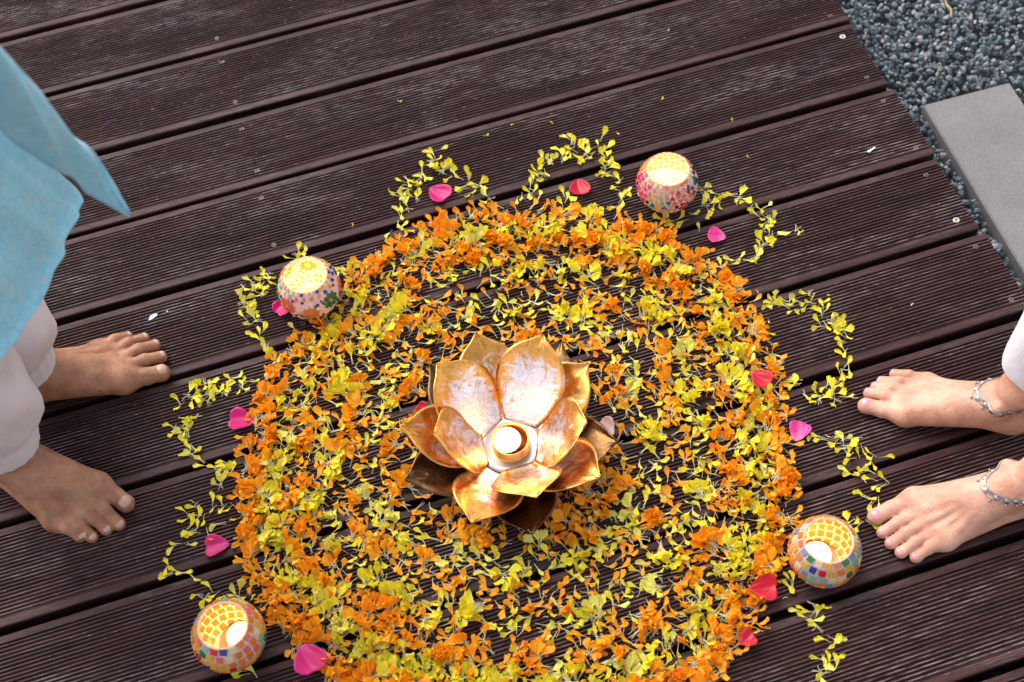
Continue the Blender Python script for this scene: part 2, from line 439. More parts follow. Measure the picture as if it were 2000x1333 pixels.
# paving slab
def slab():
    x0, x1, y1, y0 = .082, .234, -.600, -1.75
    b = .0025; z0, z1 = -.1, -.060
    V = []
    for (o_, z) in ((0, z0), (0, z1-b), (b, z1)):
        V += [(x0+o_, y0+o_, z), (x1-o_, y0+o_, z), (x1-o_, y1-o_, z), (x0+o_, y1-o_, z)]
    F = [(8, 9, 10, 11)]
    for L in (0, 4):
        for k in range(4): F.append((L+k, L+(k+1) % 4, L+4+(k+1) % 4, L+4+k))
    o = obj('paving_slab', mesh('paving_slab', V, F, M_conc, smooth=False))
    o.rotation_euler = (0, 0, math.radians(1.6)*-1)
    tag(o, 'smooth grey concrete paving slab set in the gravel beside the deck', 'slab')
slab()

# ================================================================== LOTUS
LC = W(997, 862, .045); LC = np.array([LC[0], LC[1], 0.0])
def lotus_petal(tip, layer, wscale=1.0, full=2.0):
    """one sheet-metal petal from the heart to its pointed tip; local frame of the lotus"""
    tip = np.array(tip)-LC; R = math.hypot(tip[0], tip[1]); ph = math.atan2(tip[1], tip[0]); Z = tip[2]
    nu, nv = 22, 13; WR = []
    r0, z0, wm, wb = {'in': (.034, .036, .0465, .0218), 'mid': (.030, .030, .046, .020), 'out': (.028, .022, .046, .018)}[layer]
    wm *= wscale
    V = []
    for i in range(nu):
        u = i/(nu-1)
        r = r0+(R-r0)*u
        if layer == 'in': zz = z0+(Z-z0)*(.10*u+.90*(u*u*(3-2*u))**.9)
        elif layer == 'mid': zz = z0+(Z-z0)*(.45*u+.55*(u*u*(3-2*u)))
        else: zz = z0+(Z-z0)*(.8*u+.2*(u*u*(3-2*u)))
        # outline: widest at 55 %, S-curved into a point
        if u < .50: wd = wb+(wm-wb)*math.sin(u/.50*math.pi/2)**1.1
        else:
            t = (u-.50)/.50; wd = wm*(1-t**full)*(1-.22*math.exp(-((t-.86)/.12)**2)) if t < 1 else 0
        wd = max(wd, .0006)
        for j in range(nv):
            v = -1+2*j/(nv-1)
            cup = {'in': .09, 'mid': .14, 'out': .12}[layer]*wd*v*v
            crease = .0022*math.exp(-(v/.14)**2)*max(0, u-.55)*2.2
            rr = r-(.16 if layer == 'in' else .12)*wd*v*v*u
            x, y = rr, wd*v
            z = zz+cup-crease+.0012*math.sin(5*v+3*u+ph)*u
            lip = max(0, abs(v)-.86)/.14; z -= .0012*lip*(u > .2)
            V.append((x*math.cos(ph)-y*math.sin(ph), x*math.sin(ph)+y*math.cos(ph), z)); WR.append((1-abs(v)**2.2)*(1-max(0, min(1, (u-.30)/.55))))
    F = grid(nu, nv)
    n = len(V); V2 = [(x*1.0, y*1.0, z-.0009) for x, y, z in V]
    F2 = [tuple(reversed([a+n for a in f])) for f in F]
    B = [j for j in range(nv)]+[i*nv+nv-1 for i in range(1, nu)]+[(nu-1)*nv+j for j in range(nv-2, -1, -1)]+[i*nv for i in range(nu-2, 0, -1)]
    E_ = [(B[k], B[k]+n, B[(k+1) % len(B)]+n, B[(k+1) % len(B)]) for k in range(len(B))]
    return V+V2, F+F2+E_, WR+WR
lotus = empty('lotus_candle_holder', LC)
tag(lotus, 'gold and silver metal lotus flower candle holder in the middle of the rangoli', 'candle holder')
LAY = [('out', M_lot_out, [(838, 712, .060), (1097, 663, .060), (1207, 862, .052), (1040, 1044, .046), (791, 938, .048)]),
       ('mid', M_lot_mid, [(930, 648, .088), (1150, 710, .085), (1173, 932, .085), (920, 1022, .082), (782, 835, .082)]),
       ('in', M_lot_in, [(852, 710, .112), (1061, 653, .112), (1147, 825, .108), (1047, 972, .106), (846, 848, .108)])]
for ly, m, tips in LAY:
    for i, (px, py, z) in enumerate(tips):
        V, F, WR = lotus_petal(W(px, py, z), ly, 1.03 if ly == 'in' and i in (0, 1) else 1.0, 2.9 if ly == 'in' and i > 1 else 2.1)
        if ly == 'in' and i > 1: WR = [v_*.62 for v_ in WR]
        me = mesh('metal_petal', V, F, m); at_ = me.attributes.new('wear_sheen', 'FLOAT', 'POINT'); at_.data.foreach_set('value', np.array(WR, np.float32))
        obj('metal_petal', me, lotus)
V, F = lathe([(.0, .0345), (.02, .0345), (.034, .0352), (.043, .0372), (.0435, .0362), (.034, .034), (.0, .033)], 48)
obj('plate', mesh('plate', V, F, M_lot_plate), lotus)
V, F = lathe([(.0, .0), (.036, .0), (.037, .002), (.030, .006), (.024, .014), (.026, .024), (.034, .033), (.0, .033)], 40)
obj('foot', mesh('foot', V, F, M_lot_out), lotus)
V, F = lathe([(.0, .036), (.0225, .036), (.0225, .0505), (.0235, .0515), (.0248, .0505), (.0248, .0352), (.0262, .0350)], 48)
obj('candle_cup', mesh('candle_cup', V, F, M_goldcup), lotus)

# ------------------------------------------------------------------ tealights
def tealight(x, y, z, label, power, tilt=(0, 0), glow=1.0):
    t = empty('tealight_candle', (x, y, z)); t.rotation_euler = (tilt[0], tilt[1], 0)
    tag(t, label, 'candle', 'lit tealight candles')
    V, F = lathe([(.0, 0), (.0185, 0), (.0188, .012), (.0192, .0126), (.0185, .0124), (.0182, .004), (.0, .004)], 32)
    obj('foil_cup', mesh('foil_cup', V, F, M_foil), t)
    V, F = lathe([(.0, .0100), (.006, .0100), (.012, .0103), (.0175, .0111), (.0182, .0112), (.0182, .004), (.0, .004)], 32)
    obj('wax', mesh('wax', V, F, M_wax), t)
    V, F = tube([(0, 0, .010), (.0003, .0002, .0135), (.0008, .0005, .0165)], .0007, 6); obj('wick', mesh('wick', V, F, M_wick), t)
    V, F = lathe([(.0001, .0125), (.0018, .0145), (.0028, .018), (.0024, .022), (.0013, .0265), (.0001, .031)], 14)
    obj('flame', mesh('flame', V, F, M_flame), t)
    ld = bpy.data.lights.new('flame_light', 'POINT'); ld.energy = power; ld.color = (1, .48, .14); ld.shadow_soft_size = .0035
    lo = bpy.data.objects.new('flame_light', ld); COL.objects.link(lo); lo.parent = t; lo.location = (0, 0, .034)
tw = W(991, 858, .05)
tealight(tw[0]-.001, tw[1], .0362, 'lit tealight candle in the gold cup at the heart of the lotus', .06)

# ------------------------------------------------------------------ mosaic bowls
RB, ZC = .0440, .0380
def bowl_patch(poly, lat, lon, rot, s, m, thick=(-.0023, .0020), sub=1):
    """a small glass tile: 2-D outline laid on the sphere at (lat, lon)"""
    c, s_ = math.cos(rot), math.sin(rot); n = len(poly); V = []
    ey = Vector((-math.sin(lat)*math.cos(lon), -math.sin(lat)*math.sin(lon), math.cos(lat)))
    ex = Vector((-math.sin(lon), math.cos(lon), 0)); ez = Vector((math.cos(lat)*math.cos(lon), math.cos(lat)*math.sin(lon), math.sin(lat)))
    for t, sh in ((thick[0], 1.0), (.0002, 1.0), (thick[1], .90)):
        for (x, y) in poly:
            x, y = (c*x-s_*y)*s*sh, (s_*x+c*y)*s*sh
            d = (ez*RB+ex*x+ey*y).normalized()*(RB+t)
            V.append((d.x, d.y, d.z+ZC))
    F = [tuple(range(2*n, 3*n)), tuple(range(n-1, -1, -1))]
    for L in (0, n):
        for k in range(n): F.append((L+k, L+(k+1) % n, L+n+(k+1) % n, L+n+k))
    return V, F
SQ = [(-1, -1), (1, -1), (1, 1), (-1, 1)]
DISC = [(math.cos(k*math.pi/4), math.sin(k*math.pi/4)) for k in range(8)]
TRI = [(-1, -.8), (1, -.8), (0, .9)]
DROP = [(0, -1), (.42, -.25), (.5, .4), (.28, .85), (0, 1), (-.28, .85), (-.5, .4), (-.42, -.25)]
def bowl(px, py, label, style, tcand, seed, rz=0.0):
    r = random.Random(seed); p = W(px, py, .040); b = empty('mosaic_bowl', (p[0], p[1], 0))
    tag(b, label, 'candle bowl', 'glass mosaic candle bowls')
    a0, a1 = math.asin(-ZC*.985/RB), math.asin(.0318/RB)
    prof = [(math.cos(a)*RB, math.sin(a)*RB+ZC) for a in [a0+(a1-a0)*k/16 for k in range(17)]]
    inn = [(math.cos(a)*(RB-.0016), math.sin(a)*(RB-.0016)+ZC) for a in [a1-(a1-a0)*k/16 for k in range(17)]]
    V, F = lathe([(0.0001, prof[0][1])]+prof+inn+[(0.0001, inn[-1][1]+.0002)], 40)
    obj('bowl', mesh('bowl', V, F, [M_grout, M_inner], [1 if i >= 17*40 else 0 for i in range(len(F))]), b)
    rr = math.cos(a1)*(RB-.0006); zz = math.sin(a1)*RB+ZC+.0004
    V, F = tube([(rr*math.cos(t*2*math.pi/48), rr*math.sin(t*2*math.pi/48), zz) for t in range(48)], .0015, 8, True)
    obj('rim', mesh('rim', V, F, M_rim), b)
    def tile(poly, lat, lon, rot, s, c):
        V, F = bowl_patch(poly, lat, lon, rot, s, None)
        nn_ = len(poly); obj('tile', mesh('tile', V, F, [M_tile[c], M_tback], [0, 1]+[1]*nn_+[0]*nn_, smooth=False), b)
    if style == 'square':
        rows = 8; h = .0047
        for i in range(rows):
            lat = a1-.085-i*(2*h+.0019)/RB
            if lat < a0+.10: break
            n = max(8, int(2*math.pi*RB*math.cos(lat)/(2*h+.0020)))
            for k in range(n):
                c = r.choices(['yellow', 'amber', 'cream', 'coral', 'red', 'green', 'mint', 'blue', 'grey', 'orange'], [6, 3, 3, 3, 1.6, 2, 1.6, 1.5, 1.8, 4])[0]
                q_ = [(x*(.92+r.uniform(-.08, .08)), y*(.92+r.uniform(-.08, .08))) for x, y in SQ]
                if r.random() < .25: q_ = [(x*.95, y*.95) for x, y in [(-1, -1), (1, -1), (1, 0), (1, 1), (-1, 1)]]
                tile(q_, lat+r.uniform(-.008, .008), rz+2*math.pi*(k+.5*(i % 2))/n, r.uniform(-.06, .06), h, c)
    elif style == 'triangle':
        n = 26; lat = a1-.075
        for k in range(n): tile(DISC, lat, rz+2*math.pi*k/n, 0, .0030, r.choice(['yellow', 'cream', 'cream', 'coral', 'yellow']))
        for i, lat in enumerate((a1-.26, a1-.44, a1-.64, a1-.84, a1-1.03)):
            n = int(2*math.pi*RB*math.cos(lat)/.0088)
            for k in range(n):
                lon = rz+2*math.pi*k/n; sec = int((lon % (2*math.pi))/(2*math.pi)*7)
                cs = [['coral', 'red'], ['green', 'grey'], ['yellow', 'orange'], ['pink', 'pink'], ['mint', 'yellow'], ['red', 'coral'], ['blue', 'cream']][sec]
                if (i+k) % 5 == 4: tile(DISC, lat, lon, 0, .0028, r.choice(['yellow', 'orange', 'navy']))
                else: tile(TRI, lat, lon, math.pi*((k+i) % 2), .0041, r.choice(cs) if r.random() < .8 else r.choice(['yellow', 'orange', 'teal']))
    else:
        for k in range(21): tile(DISC, a1-.235, rz+2*math.pi*(k+.5)/21, 0, .0029, r.choice(['orange', 'cream', 'yellow', 'mint', 'coral', 'blue']))
        lat = a1-.07; n = 27
        for k in range(n): tile(DISC, lat, rz+2*math.pi*k/n, 0, .0025 if k % 3 else .0032, 'cream' if k % 4 < 2 else r.choice(['yellow', 'coral', 'blue']))
        fc = ['orange', 'green', 'coral', 'yellow', 'coral', 'orange', 'green', 'coral']
        nf = 8
        for f in range(nf):
            lon = rz+2*math.pi*f/nf; lt = -.02+.20*(f % 2)
            tile(DISC, lt, lon, 0, .0019, 'yellow')
            for k in range(9):
                a = 2*math.pi*k/9; rad = .0083
                tile(DROP, lt+math.cos(a)*rad/RB, lon-math.sin(a)*rad/RB/math.cos(lt), a, .0053, fc[f])
            for dl in (-.5, -.68):
                for k in range(3): tile(DISC, dl, lon+(k-.8)*.28, 0, .0024, r.choice(['teal', 'navy', 'coral', 'green']))
            for k in range(5): tile(DISC, lt+r.choice([-.30, .30, -.22, .34]), lon+.39+(k-2)*.09, 0, .0020, r.choice(['navy', 'teal', 'coral', 'yellow', 'blue', 'orange']))
            for k in range(3): tile(DROP, lt+(-.32 if f % 2 else .36)+r.uniform(-.05, .05), lon+.45+(k-1)*.15, r.uniform(0, 3), .0024, r.choice(['navy', 'blue', 'yellow']))
    c = W(tcand[0], tcand[1], .018)
    dx, dy = c[0]-p[0], c[1]-p[1]; d = math.hypot(dx, dy)
    if d > .0125: dx, dy = dx*.0125/d, dy*.0125/d
    return p[0]+dx, p[1]+dy
BOWLS = {
 'TR': (1303, 357, 'round glass mosaic bowl patterned with triangles and dots, far from both people', 'triangle', (1308, 372), 3, .4,
        'tealight glowing inside the mosaic bowl patterned with triangles'),
 'L': (603, 562, 'round glass mosaic bowl patterned with flowers, resting beside a magenta petal near the man', 'flower', (610, 585), 5, -1.75,
       'tealight glowing inside the mosaic bowl patterned with flowers'),
 'BR': (1611, 1076, 'round mosaic bowl of square glass tiles next to the toes of the woman', 'square', (1596, 1082), 8, .1,
        'tealight glowing inside the square-tiled bowl by the toes of the woman'),
 'BL': (446, 1240, 'round mosaic bowl of square glass tiles in front of the man', 'square', (470, 1240), 12, .3,
        'tealight glowing inside the square-tiled bowl in front of the man')}
for k, (px, py, lab, st, tc_, seed, rz, tl) in BOWLS.items():
    x, y = bowl(px, py, lab, st, tc_, seed, rz)
    tealight(x, y, .0020, tl, .17 if k in ('TR', 'L') else .12)

# ================================================================== PEOPLE
def cap_(P, a, b, ra, rb):
    a = np.array(a, np.float32); b = np.array(b, np.float32); ab = b-a
    t = np.clip(((P-a) @ ab)/(ab @ ab), 0, 1)
    return np.linalg.norm(P-a-t[..., None]*ab, axis=-1)-(ra+(rb-ra)*t)
def smin(a, b, k):
    h = np.maximum(k-np.abs(a-b), 0)/k
    return np.minimum(a, b)-h*h*k*.25
def foot_sdf(P, tips, lean=(0, 0), slim=1.0):
    """right foot in mm, heel back at x=0, toes to +x, big toe at +y"""
    s = slim
    segs = [((27, 0, 25), (46, 0, 32), 27*s, 28*s), ((40, -6, 20), (150, -35, 13), 21*s, 13), ((45, 6, 38), (176, 29, 18), 23*s, 16),
            ((74, 2, 66), (176, 8, 18), 25*s, 14), ((70, -6, 56), (158, -30, 15), 25*s, 12), ((76, 9, 56), (176, 25, 20), 24*s, 15),
            ((182, 30, 15), (157, -38, 12), 15.5, 12), ((196, 22, 11), (172, -34, 9.5), 10, 8.5),
            ((52, 0, 66), (46+lean[0]*.35, lean[1]*.35, 118), 31*s, 28*s), ((46+lean[0]*.35, lean[1]*.35, 118), (40+lean[0], lean[1], 215), 28*s, 38*s),
            ((17, 0, 40), (20+lean[0]*.4, lean[1]*.4, 125), 17, 15)]
    d = None
    for a, b, ra, rb in segs:
        c = cap_(P, a, b, ra, rb); d = c if d is None else smin(d, c, 16)
    d = smin(d, cap_(P, (57, 25, 82), (60, 26, 86), 10, 9), 9); d = smin(d, cap_(P, (47, -26, 72), (49, -26, 76), 10, 9), 9)
    mtp = [(184, 31, 17), (186, 9, 17), (180, -9, 16), (170, -24, 14), (159, -38, 12)]
    for k in range(1, 5):                                       # extensor tendons
        m = mtp[k]; d = smin(d, cap_(P, (98, 4-k*3.0, 66), (m[0]-6, m[1], m[2]+12.5), 3.2, 3.6), 7)
    d = smin(d, cap_(P, (95, 12, 66), (178, 31, 31), 3.4, 4.2), 7)
    rad = [(14, 12.2, 11.8), (10.5, 8.9, 8.6), (9.8, 8.5, 8.2), (9.4, 8.3, 8.0), (9.2, 8.2, 8.0)]
    toes = None
    for k in range(5):
        m = np.array(mtp[k], float); t = np.array(tips[k], float); r0, r1, r2 = rad[k]
        tz = 11.3 if k == 0 else 8.4; t = np.array([t[0], t[1], tz])
        mid = m+(t-m)*.56; mid[2] = 13.5 if k == 0 else 17.0
        pre = m+(t-m)*.16; pre[2] = m[2]
        c = cap_(P, pre, mid, r0*.93, r1)
        c = smin(c, cap_(P, mid, t, r1, r2), 4)
        c = smin(c, cap_(P, t-np.array([2, 0, 2.5]), t+np.array([0, 0, -1.5]), r2*.98, r2*.98), 3)
        toes = c if toes is None else smin(toes, c, 1.6)
    d = smin(d, toes, 7.5)
    return np.maximum(d, -P[..., 2]+.0)
def surface_nets(fun, lo, hi, h):
    xs = [np.arange(lo[i], hi[i]+h, h, dtype=np.float32) for i in range(3)]
    G = np.stack(np.meshgrid(*xs, indexing='ij'), -1); D = fun(G)
    n = D.shape; ins = D < 0
    acc = np.zeros((n[0]-1, n[1]-1, n[2]-1, 3), np.float32); cnt = np.zeros((n[0]-1, n[1]-1, n[2]-1), np.float32)
    for ax in range(3):
        oth = [i for i in range(3) if i != ax]
        for c1 in (0, 1):
            for c2 in (0, 1):
                sA = [slice(0, n[i]-1) for i in range(3)]; sB = list(sA)
                sA[oth[0]] = sB[oth[0]] = slice(c1, n[oth[0]]-1+c1); sA[oth[1]] = sB[oth[1]] = slice(c2, n[oth[1]]-1+c2)
                sB[ax] = slice(1, n[ax]); a = D[tuple(sA)]; b = D[tuple(sB)]
                cr = (a < 0) != (b < 0); t = np.where(cr, a/(a-b+1e-12), 0)
                pt = np.zeros(a.shape+(3,), np.float32); pt[..., ax] = t; pt[..., oth[0]] = c1; pt[..., oth[1]] = c2
                acc += pt*cr[..., None]; cnt += cr
    act = cnt > 0; idx = np.full(act.shape, -1, int); idx[act] = np.arange(act.sum())
    V = (np.argwhere(act)+acc[act]/cnt[act][:, None])*h+np.array(lo)
    Q = []
    for ax in range(3):
        o1, o2 = [(1, 2), (2, 0), (0, 1)][ax]
        sA = [slice(1, n[i]-1) for i in range(3)]; sB = list(sA); sA[ax] = slice(0, n[ax]-1); sB[ax] = slice(1, n[ax])
        a = ins[tuple(sA)]; b = ins[tuple(sB)]
        for flip, c in ((0, a & ~b), (1, ~a & b)):
            p = np.argwhere(c); p[:, o1] += 1; p[:, o2] += 1
            def g_(d1, d2):
                r = p.copy(); r[:, o1] -= d1; r[:, o2] -= d2; return idx[r[:, 0], r[:, 1], r[:, 2]]
            quad = np.stack([g_(1, 1), g_(0, 1), g_(0, 0), g_(1, 0)], 1)
            if flip: quad = quad[:, ::-1]
            Q.append(quad)
    Q = np.concatenate(Q); Q = Q[(Q >= 0).all(1)]
    return V, Q
TIPS = [(238, 33), (235, 9), (224, -10), (211, -27), (194, -42)]
class Foot:
    def __init__(s, heel, ang, length, left, tips_px=None, lean=(0, 0), slim=1.0):
        s.heel = np.array(heel, float); s.a = math.radians(ang); s.k = length/250.0; s.m = -1 if left else 1
        s.tips = list(TIPS); s.lean = lean; s.slim = slim
        if tips_px:
            s.tips = []
            for i, (px, py) in enumerate(tips_px):
                c = s.inv(W(px, py, .020*s.k*1000 if i == 0 else .014*s.k*1000)); s.tips.append((float(c[0]), float(c[1])))
        h = 2.0
        V, Q = surface_nets(lambda P: foot_sdf(P, s.tips, s.lean, s.slim), (-22, -66, -3.5), (266, 66, 200), h)
        s.V = s.fwd(V); s.Q = Q if s.m == 1 else Q[:, ::-1]
    def fwd(s, P):
        P = np.asarray(P, float); x, y = P[..., 0]*s.k, P[..., 1]*s.k*s.m
        c, n = math.cos(s.a), math.sin(s.a)
        return np.stack([s.heel[0]+c*x-n*y, s.heel[1]+n*x+c*y, P[..., 2]*s.k+.0002], -1)
    def inv(s, Q):
        d = np.asarray(Q, float)[:2]-s.heel; c, n = math.cos(s.a), math.sin(s.a)
        return np.array([(c*d[0]+n*d[1])/s.k, (-n*d[0]+c*d[1])/s.k*s.m])
    def nails(s, parent, m):
        mtp = [(184, 31), (186, 9), (180, -9), (170, -24), (159, -38)]
        for i, (x, y) in enumerate(s.tips):
            big = i == 0; d = np.array([x-mtp[i][0], y-mtp[i][1]]); d /= np.linalg.norm(d)
            L, Wd, rt = (8.0, 8.2, 11.8) if big else ((5.0, 5.0, 8.2) if i < 4 else (4.0, 4.2, 8.0))
            nu, nv = 8, 9; tz = 11.3 if big else 8.4; til = math.radians(26 if big else 44); O = []; D_ = []; Lf = []
            d3 = np.array([d[0], d[1], 0]); sd_ = np.array([-d[1], d[0], 0]); up = np.array([0, 0, 1.0])
            for a in range(nu):
                u = -1+2*a/(nu-1)
                for b in range(nv):
                    v = -1+2*b/(nv-1)
                    uu = u*math.sqrt(max(0, 1-.42*v*v)); vv = v*math.sqrt(max(0, 1-.30*u*u))
                    phi = vv*Wd/rt; th = til+max(0, uu)*L/rt*.75
                    O.append(np.array([x, y, tz])+d3*(min(0, uu)*L-(1.5 if big else .5)))
                    D_.append((d3*math.sin(th)+up*math.cos(th))*math.cos(phi)+sd_*math.sin(phi)); Lf.append(.15+.75*(1-max(abs(u), abs(v))**4))
            O, D_, Lf = np.array(O), np.array(D_), np.array(Lf)
            ts = np.arange(4, 18, .2); PP = O[:, None]+D_[:, None]*ts[None, :, None]
            dist = foot_sdf(PP.astype(np.float32), s.tips, s.lean, s.slim)
            kk = np.argmax(dist > Lf[:, None], axis=1); V = O+D_*ts[kk][:, None]
            F = grid(nu, nv)
            if s.m == 1: F = [f[::-1] for f in F]
            obj('toenail', mesh('toenail', s.fwd(np.array(V)), F, m), parent)
def leg_loft(rings, nseg=56, seed=0, pleat=0.0):
    """cloth leg: rings = (cx, cy, z, r, pleat amplitude, fold amplitude)"""
    r = random.Random(seed); ph = [r.uniform(0, 6.28) for _ in range(6)]; V = []
    for (cx, cy, z, rad, pl, fo) in rings:
        for k in range(nseg):
            a = 2*math.pi*k/nseg
            d = rad+pl*math.sin(a*22+ph[0]+.6*math.sin(3*a))+fo*(math.sin(2*a+ph[1]+z*22)+.6*math.sin(3*a+ph[2]-z*35)+.45*math.sin(5*a+ph[3]+z*50))
            V.append((cx+d*math.cos(a), cy+d*math.sin(a), z+fo*.8*math.sin(3*a+ph[4])+pl*.15*math.sin(a*22+ph[5])))
    return V, grid(len(rings), nseg, True)
def interp_rings(keys, n):
    zs = [k[2] for k in keys]; out = []
    for i in range(n):
        z = zs[0]+(zs[-1]-zs[0])*(i/(n-1))**1.6
        out.append(tuple(float(np.interp(z, zs, [k[j] for k in keys])) for j in (0, 1))+(z,)+tuple(float(np.interp(z, zs, [k[j] for k in keys])) for j in (3, 4, 5)))
    return out
def body_mesh(name, feet, legs, m, parent):
    """feet and legs as one mesh; the upper legs are hidden by the trousers"""
    A = Acc()
    for f in feet: A.add(f.V, f.Q)
    for L in legs:
        V, F = tube(L[0], L[1], 24); A.add(V, np.array(F))
    V, F, _ = A.get()
    return obj(name, mesh(name, V, F, m), parent)

fA = Foot((-1.419, -.710), 0.5, .247, True, [(313, 722), (312, 694), (300, 671), (279, 658), (247, 655)])
fB = Foot((-1.447, -.782), -45.8, .247, False, [(242, 978), (230, 1020), (205, 1030), (177, 1045), (154, 1044)])
man = empty('person', (-1.41, -.78, 0))
tag(man, 'barefoot man in a blue printed kurta and cream trousers', 'person')
def rel(o, root):       # keep world coordinates under a moved empty
    o.matrix_parent_inverse = Matrix.Translation(-Vector(root.location)); return o
axA, axB = (-1.372, -.712), (-1.408, -.822)
hipA, hipB = (-1.43, -.70), (-1.46, -.86)
rel(body_mesh('body', [fA, fB], [([(*axA, .16), (axA[0]-.01, axA[1], .45), (*hipA, .95)], [.036, .055, .08]),
                                 ([(*axB, .16), (axB[0]-.01, axB[1], .45), (*hipB, .95)], [.036, .055, .08])], M_skin_m, man), man)
class P_:                       # nails keep world coordinates too
    pass
def nails(f, root, m):
    before = set(o.name for o in root.children); f.nails(root, m)
    for o in root.children:
        if o.name not in before: rel(o, root)
nails(fA, man, M_nail_m); nails(fB, man, M_nail_m)
def trouser(root, ax, hip, m, z0, rc, seed, open_=False, tilt=0.0, tdir=0.0):
    if not open_:
        keys = [(ax[0]+.008, ax[1], z0, rc, .0, .0004), (ax[0]+.008, ax[1], z0+.004, rc+.004, .0006, .0006), (ax[0]+.008, ax[1], z0+.030, rc+.006, .0012, .001),
                (ax[0]+.008, ax[1], z0+.038, rc+.004, .0012, .0015), (ax[0]+.010, ax[1]+.004, z0+.062, rc+.022, .0006, .004),
                (ax[0]+.008, ax[1]+.006, z0+.11, rc+.034, 0, .006), (ax[0], ax[1], z0+.25, rc+.036, 0, .007), (ax[0]-.01, ax[1], .55, rc+.045, 0, .006), (*hip, 1.0, rc+.06, 0, .004)]
    else:
        keys = [(ax[0], ax[1], z0, rc, 0, .002), (ax[0], ax[1], z0+.01, rc+.001, 0, .002), (ax[0]+.004, ax[1], z0+.09, rc+.002, 0, .003), (ax[0]+.03, ax[1], .45, rc+.015, 0, .004), (*hip, 1.0, rc+.05, 0, .004)]
    R_ = interp_rings(keys, 64); V, F = leg_loft(R_, 84, seed)
    V = np.array(V)
    fall = np.clip(1-(V[:, 2]-z0)/.12, 0, 1)
    V[:, 2] += tilt*fall*((V[:, 0]-ax[0])*math.cos(tdir)+(V[:, 1]-ax[1])*math.sin(tdir))
    n = len(V); cen = np.array([ax[0], ax[1], 0])
    V2 = V.copy(); dd = V2[:, :2]-cen[:2]; V2[:, :2] -= dd/np.linalg.norm(dd, axis=1)[:, None]*.0016
    F2 = [tuple(reversed([a+n for a in f])) for f in F]; ns = 84
    Fb = [(k, k+n, (k+1) % ns+n, (k+1) % ns)[::-1] for k in range(ns)]
    Fb.append(tuple(range(n-ns, n)))
    o = obj('trouser_leg', mesh('trouser_leg', np.concatenate([V, V2]), F+F2+Fb, m), root); rel(o, root); return o
trouser(man, axA, hipA, M_trou_m, .086, .046, 1, tilt=-.15, tdir=0)
trouser(man, axB, hipB, M_trou_m, .086, .046, 2, tilt=-.15, tdir=-.8)

# kurta: two hanging panels, hems well above the ground (nearer the lens, so soft)
def sheet(P, m, name, root, th=.0016):
    P = np.array(P); nu, nv = P.shape[:2]; V = P.reshape(-1, 3)
    F = grid(nu, nv); me = mesh(name, V, F, m)
    o = obj(name, me, root); rel(o, root)
    s = o.modifiers.new('thick', 'SOLIDIFY'); s.thickness = th; s.offset = 0
    return o
def catmull(pts, n):
    pts = np.array(pts, float); N_ = len(pts); out = []
    for i in range(n):
        t = i/(n-1)*(N_-1); k = min(int(t), N_-2); f = t-k
        p0, p1, p2, p3 = pts[max(k-1, 0)], pts[k], pts[k+1], pts[min(k+2, N_-1)]
        out.append(.5*((2*p1)+(-p0+p2)*f+(2*p0-5*p1+4*p2-p3)*f*f+(-p0+3*p1-3*p2+p3)*f**3))
    return np.array(out)
U = catmull([W(250, 418, .55), W(203, 335, .61), W(182, 292, .655), W(128, 248, .71), W(62, 170, .80), W(0, 92, .88), W(-70, 10, .96), W(-160, -90, 1.05)], 40)
Lw = catmull([W(247, 421, .55), W(185, 384, .59), W(150, 358, .62), W(108, 333, .66), W(50, 292, .72), W(0, 250, .78), W(-70, 190, .85), W(-170, 100, .95)], 40)
P = []
for i in range(40):
    row = []
    for j in range(12):
        t = j/11; p = U[i]*(1-t)+Lw[i]*t
        wd = np.linalg.norm(U[i]-Lw[i])
        p = p+np.array([.35, -.45, .25])*wd*.5*math.sin(t*math.pi)+np.array([0, 0, .002])*math.sin(i*.7+t*5)
        row.append(p+np.array([1, -.6, .3])*(.0035*math.sin(t*9+i*.35)))
    P.append(row)
sheet(P, M_kurta, 'kurta_flap', man)
edge = [(152, 392, .50), (137, 372, .515), (100, 338, .56), (50, 292, .62), (0, 248, .68), (-80, 170, .78), (-190, 60, .90), (-260, -10, .98)]
hem = catmull([W(152, 392, .50), W(153, 412, .50), W(148, 438, .50), W(122, 497, .50), W(100, 540, .50), (W(66, 618, .50)), W(30, 665, .50), W(-10, 712, .5), W(-90, 800, .5), W(-200, 900, .5)], 60)
ecol = catmull([W(*e) for e in edge], 34)
P = []
for j, e in enumerate(ecol):
    row = []
    for i, hpt in enumerate(hem):
        s_ = i/59
        f = .004*math.sin(s_*19+j*.12)*(1-.5*j/34)+.003*math.sin(s_*41)
        p = hpt+(e-hem[0])*np.array([1, 1, 1])+np.array([f, f*.5, 0])
        # the panel narrows to the waist and wraps back round the hips
        p[0] -= .05*(j/33)*s_
        row.append(p)
    P.append(row)
sheet(P, M_kurta, 'kurta_panel', man)

# woman
fC = Foot((-.104, -1.212), 145.0, .222, False, [(1693, 787), (1699, 765), (1712, 753), (1724, 742), (1749, 728)], lean=(-28, 0), slim=.92)
fD = Foot((-.139, -1.309), 172.5, .225, True, [(1713, 1004), (1726, 1037), (1741, 1058), (1761, 1076), (1790, 1085)], lean=(-70, -4), slim=.92)
woman = empty('person', (-.14, -1.25, 0))
tag(woman, 'barefoot woman with pink toenails, silver anklets and white trousers beside the rangoli', 'person')
axC, axD = (-.142, -1.186), (-.180, -1.300)
hipC, hipD = (-.04, -1.20), (-.02, -1.34)
rel(body_mesh('body', [fC, fD], [([(axC[0]+.03, axC[1], .17), (axC[0]+.05, axC[1], .45), (*hipC, .9)], [.032, .05, .075]),
                                 ([(axD[0]+.085, axD[1], .19), (axD[0]+.12, axD[1], .45), (*hipD, .9)], [.032, .05, .075])], M_skin_w, woman), woman)
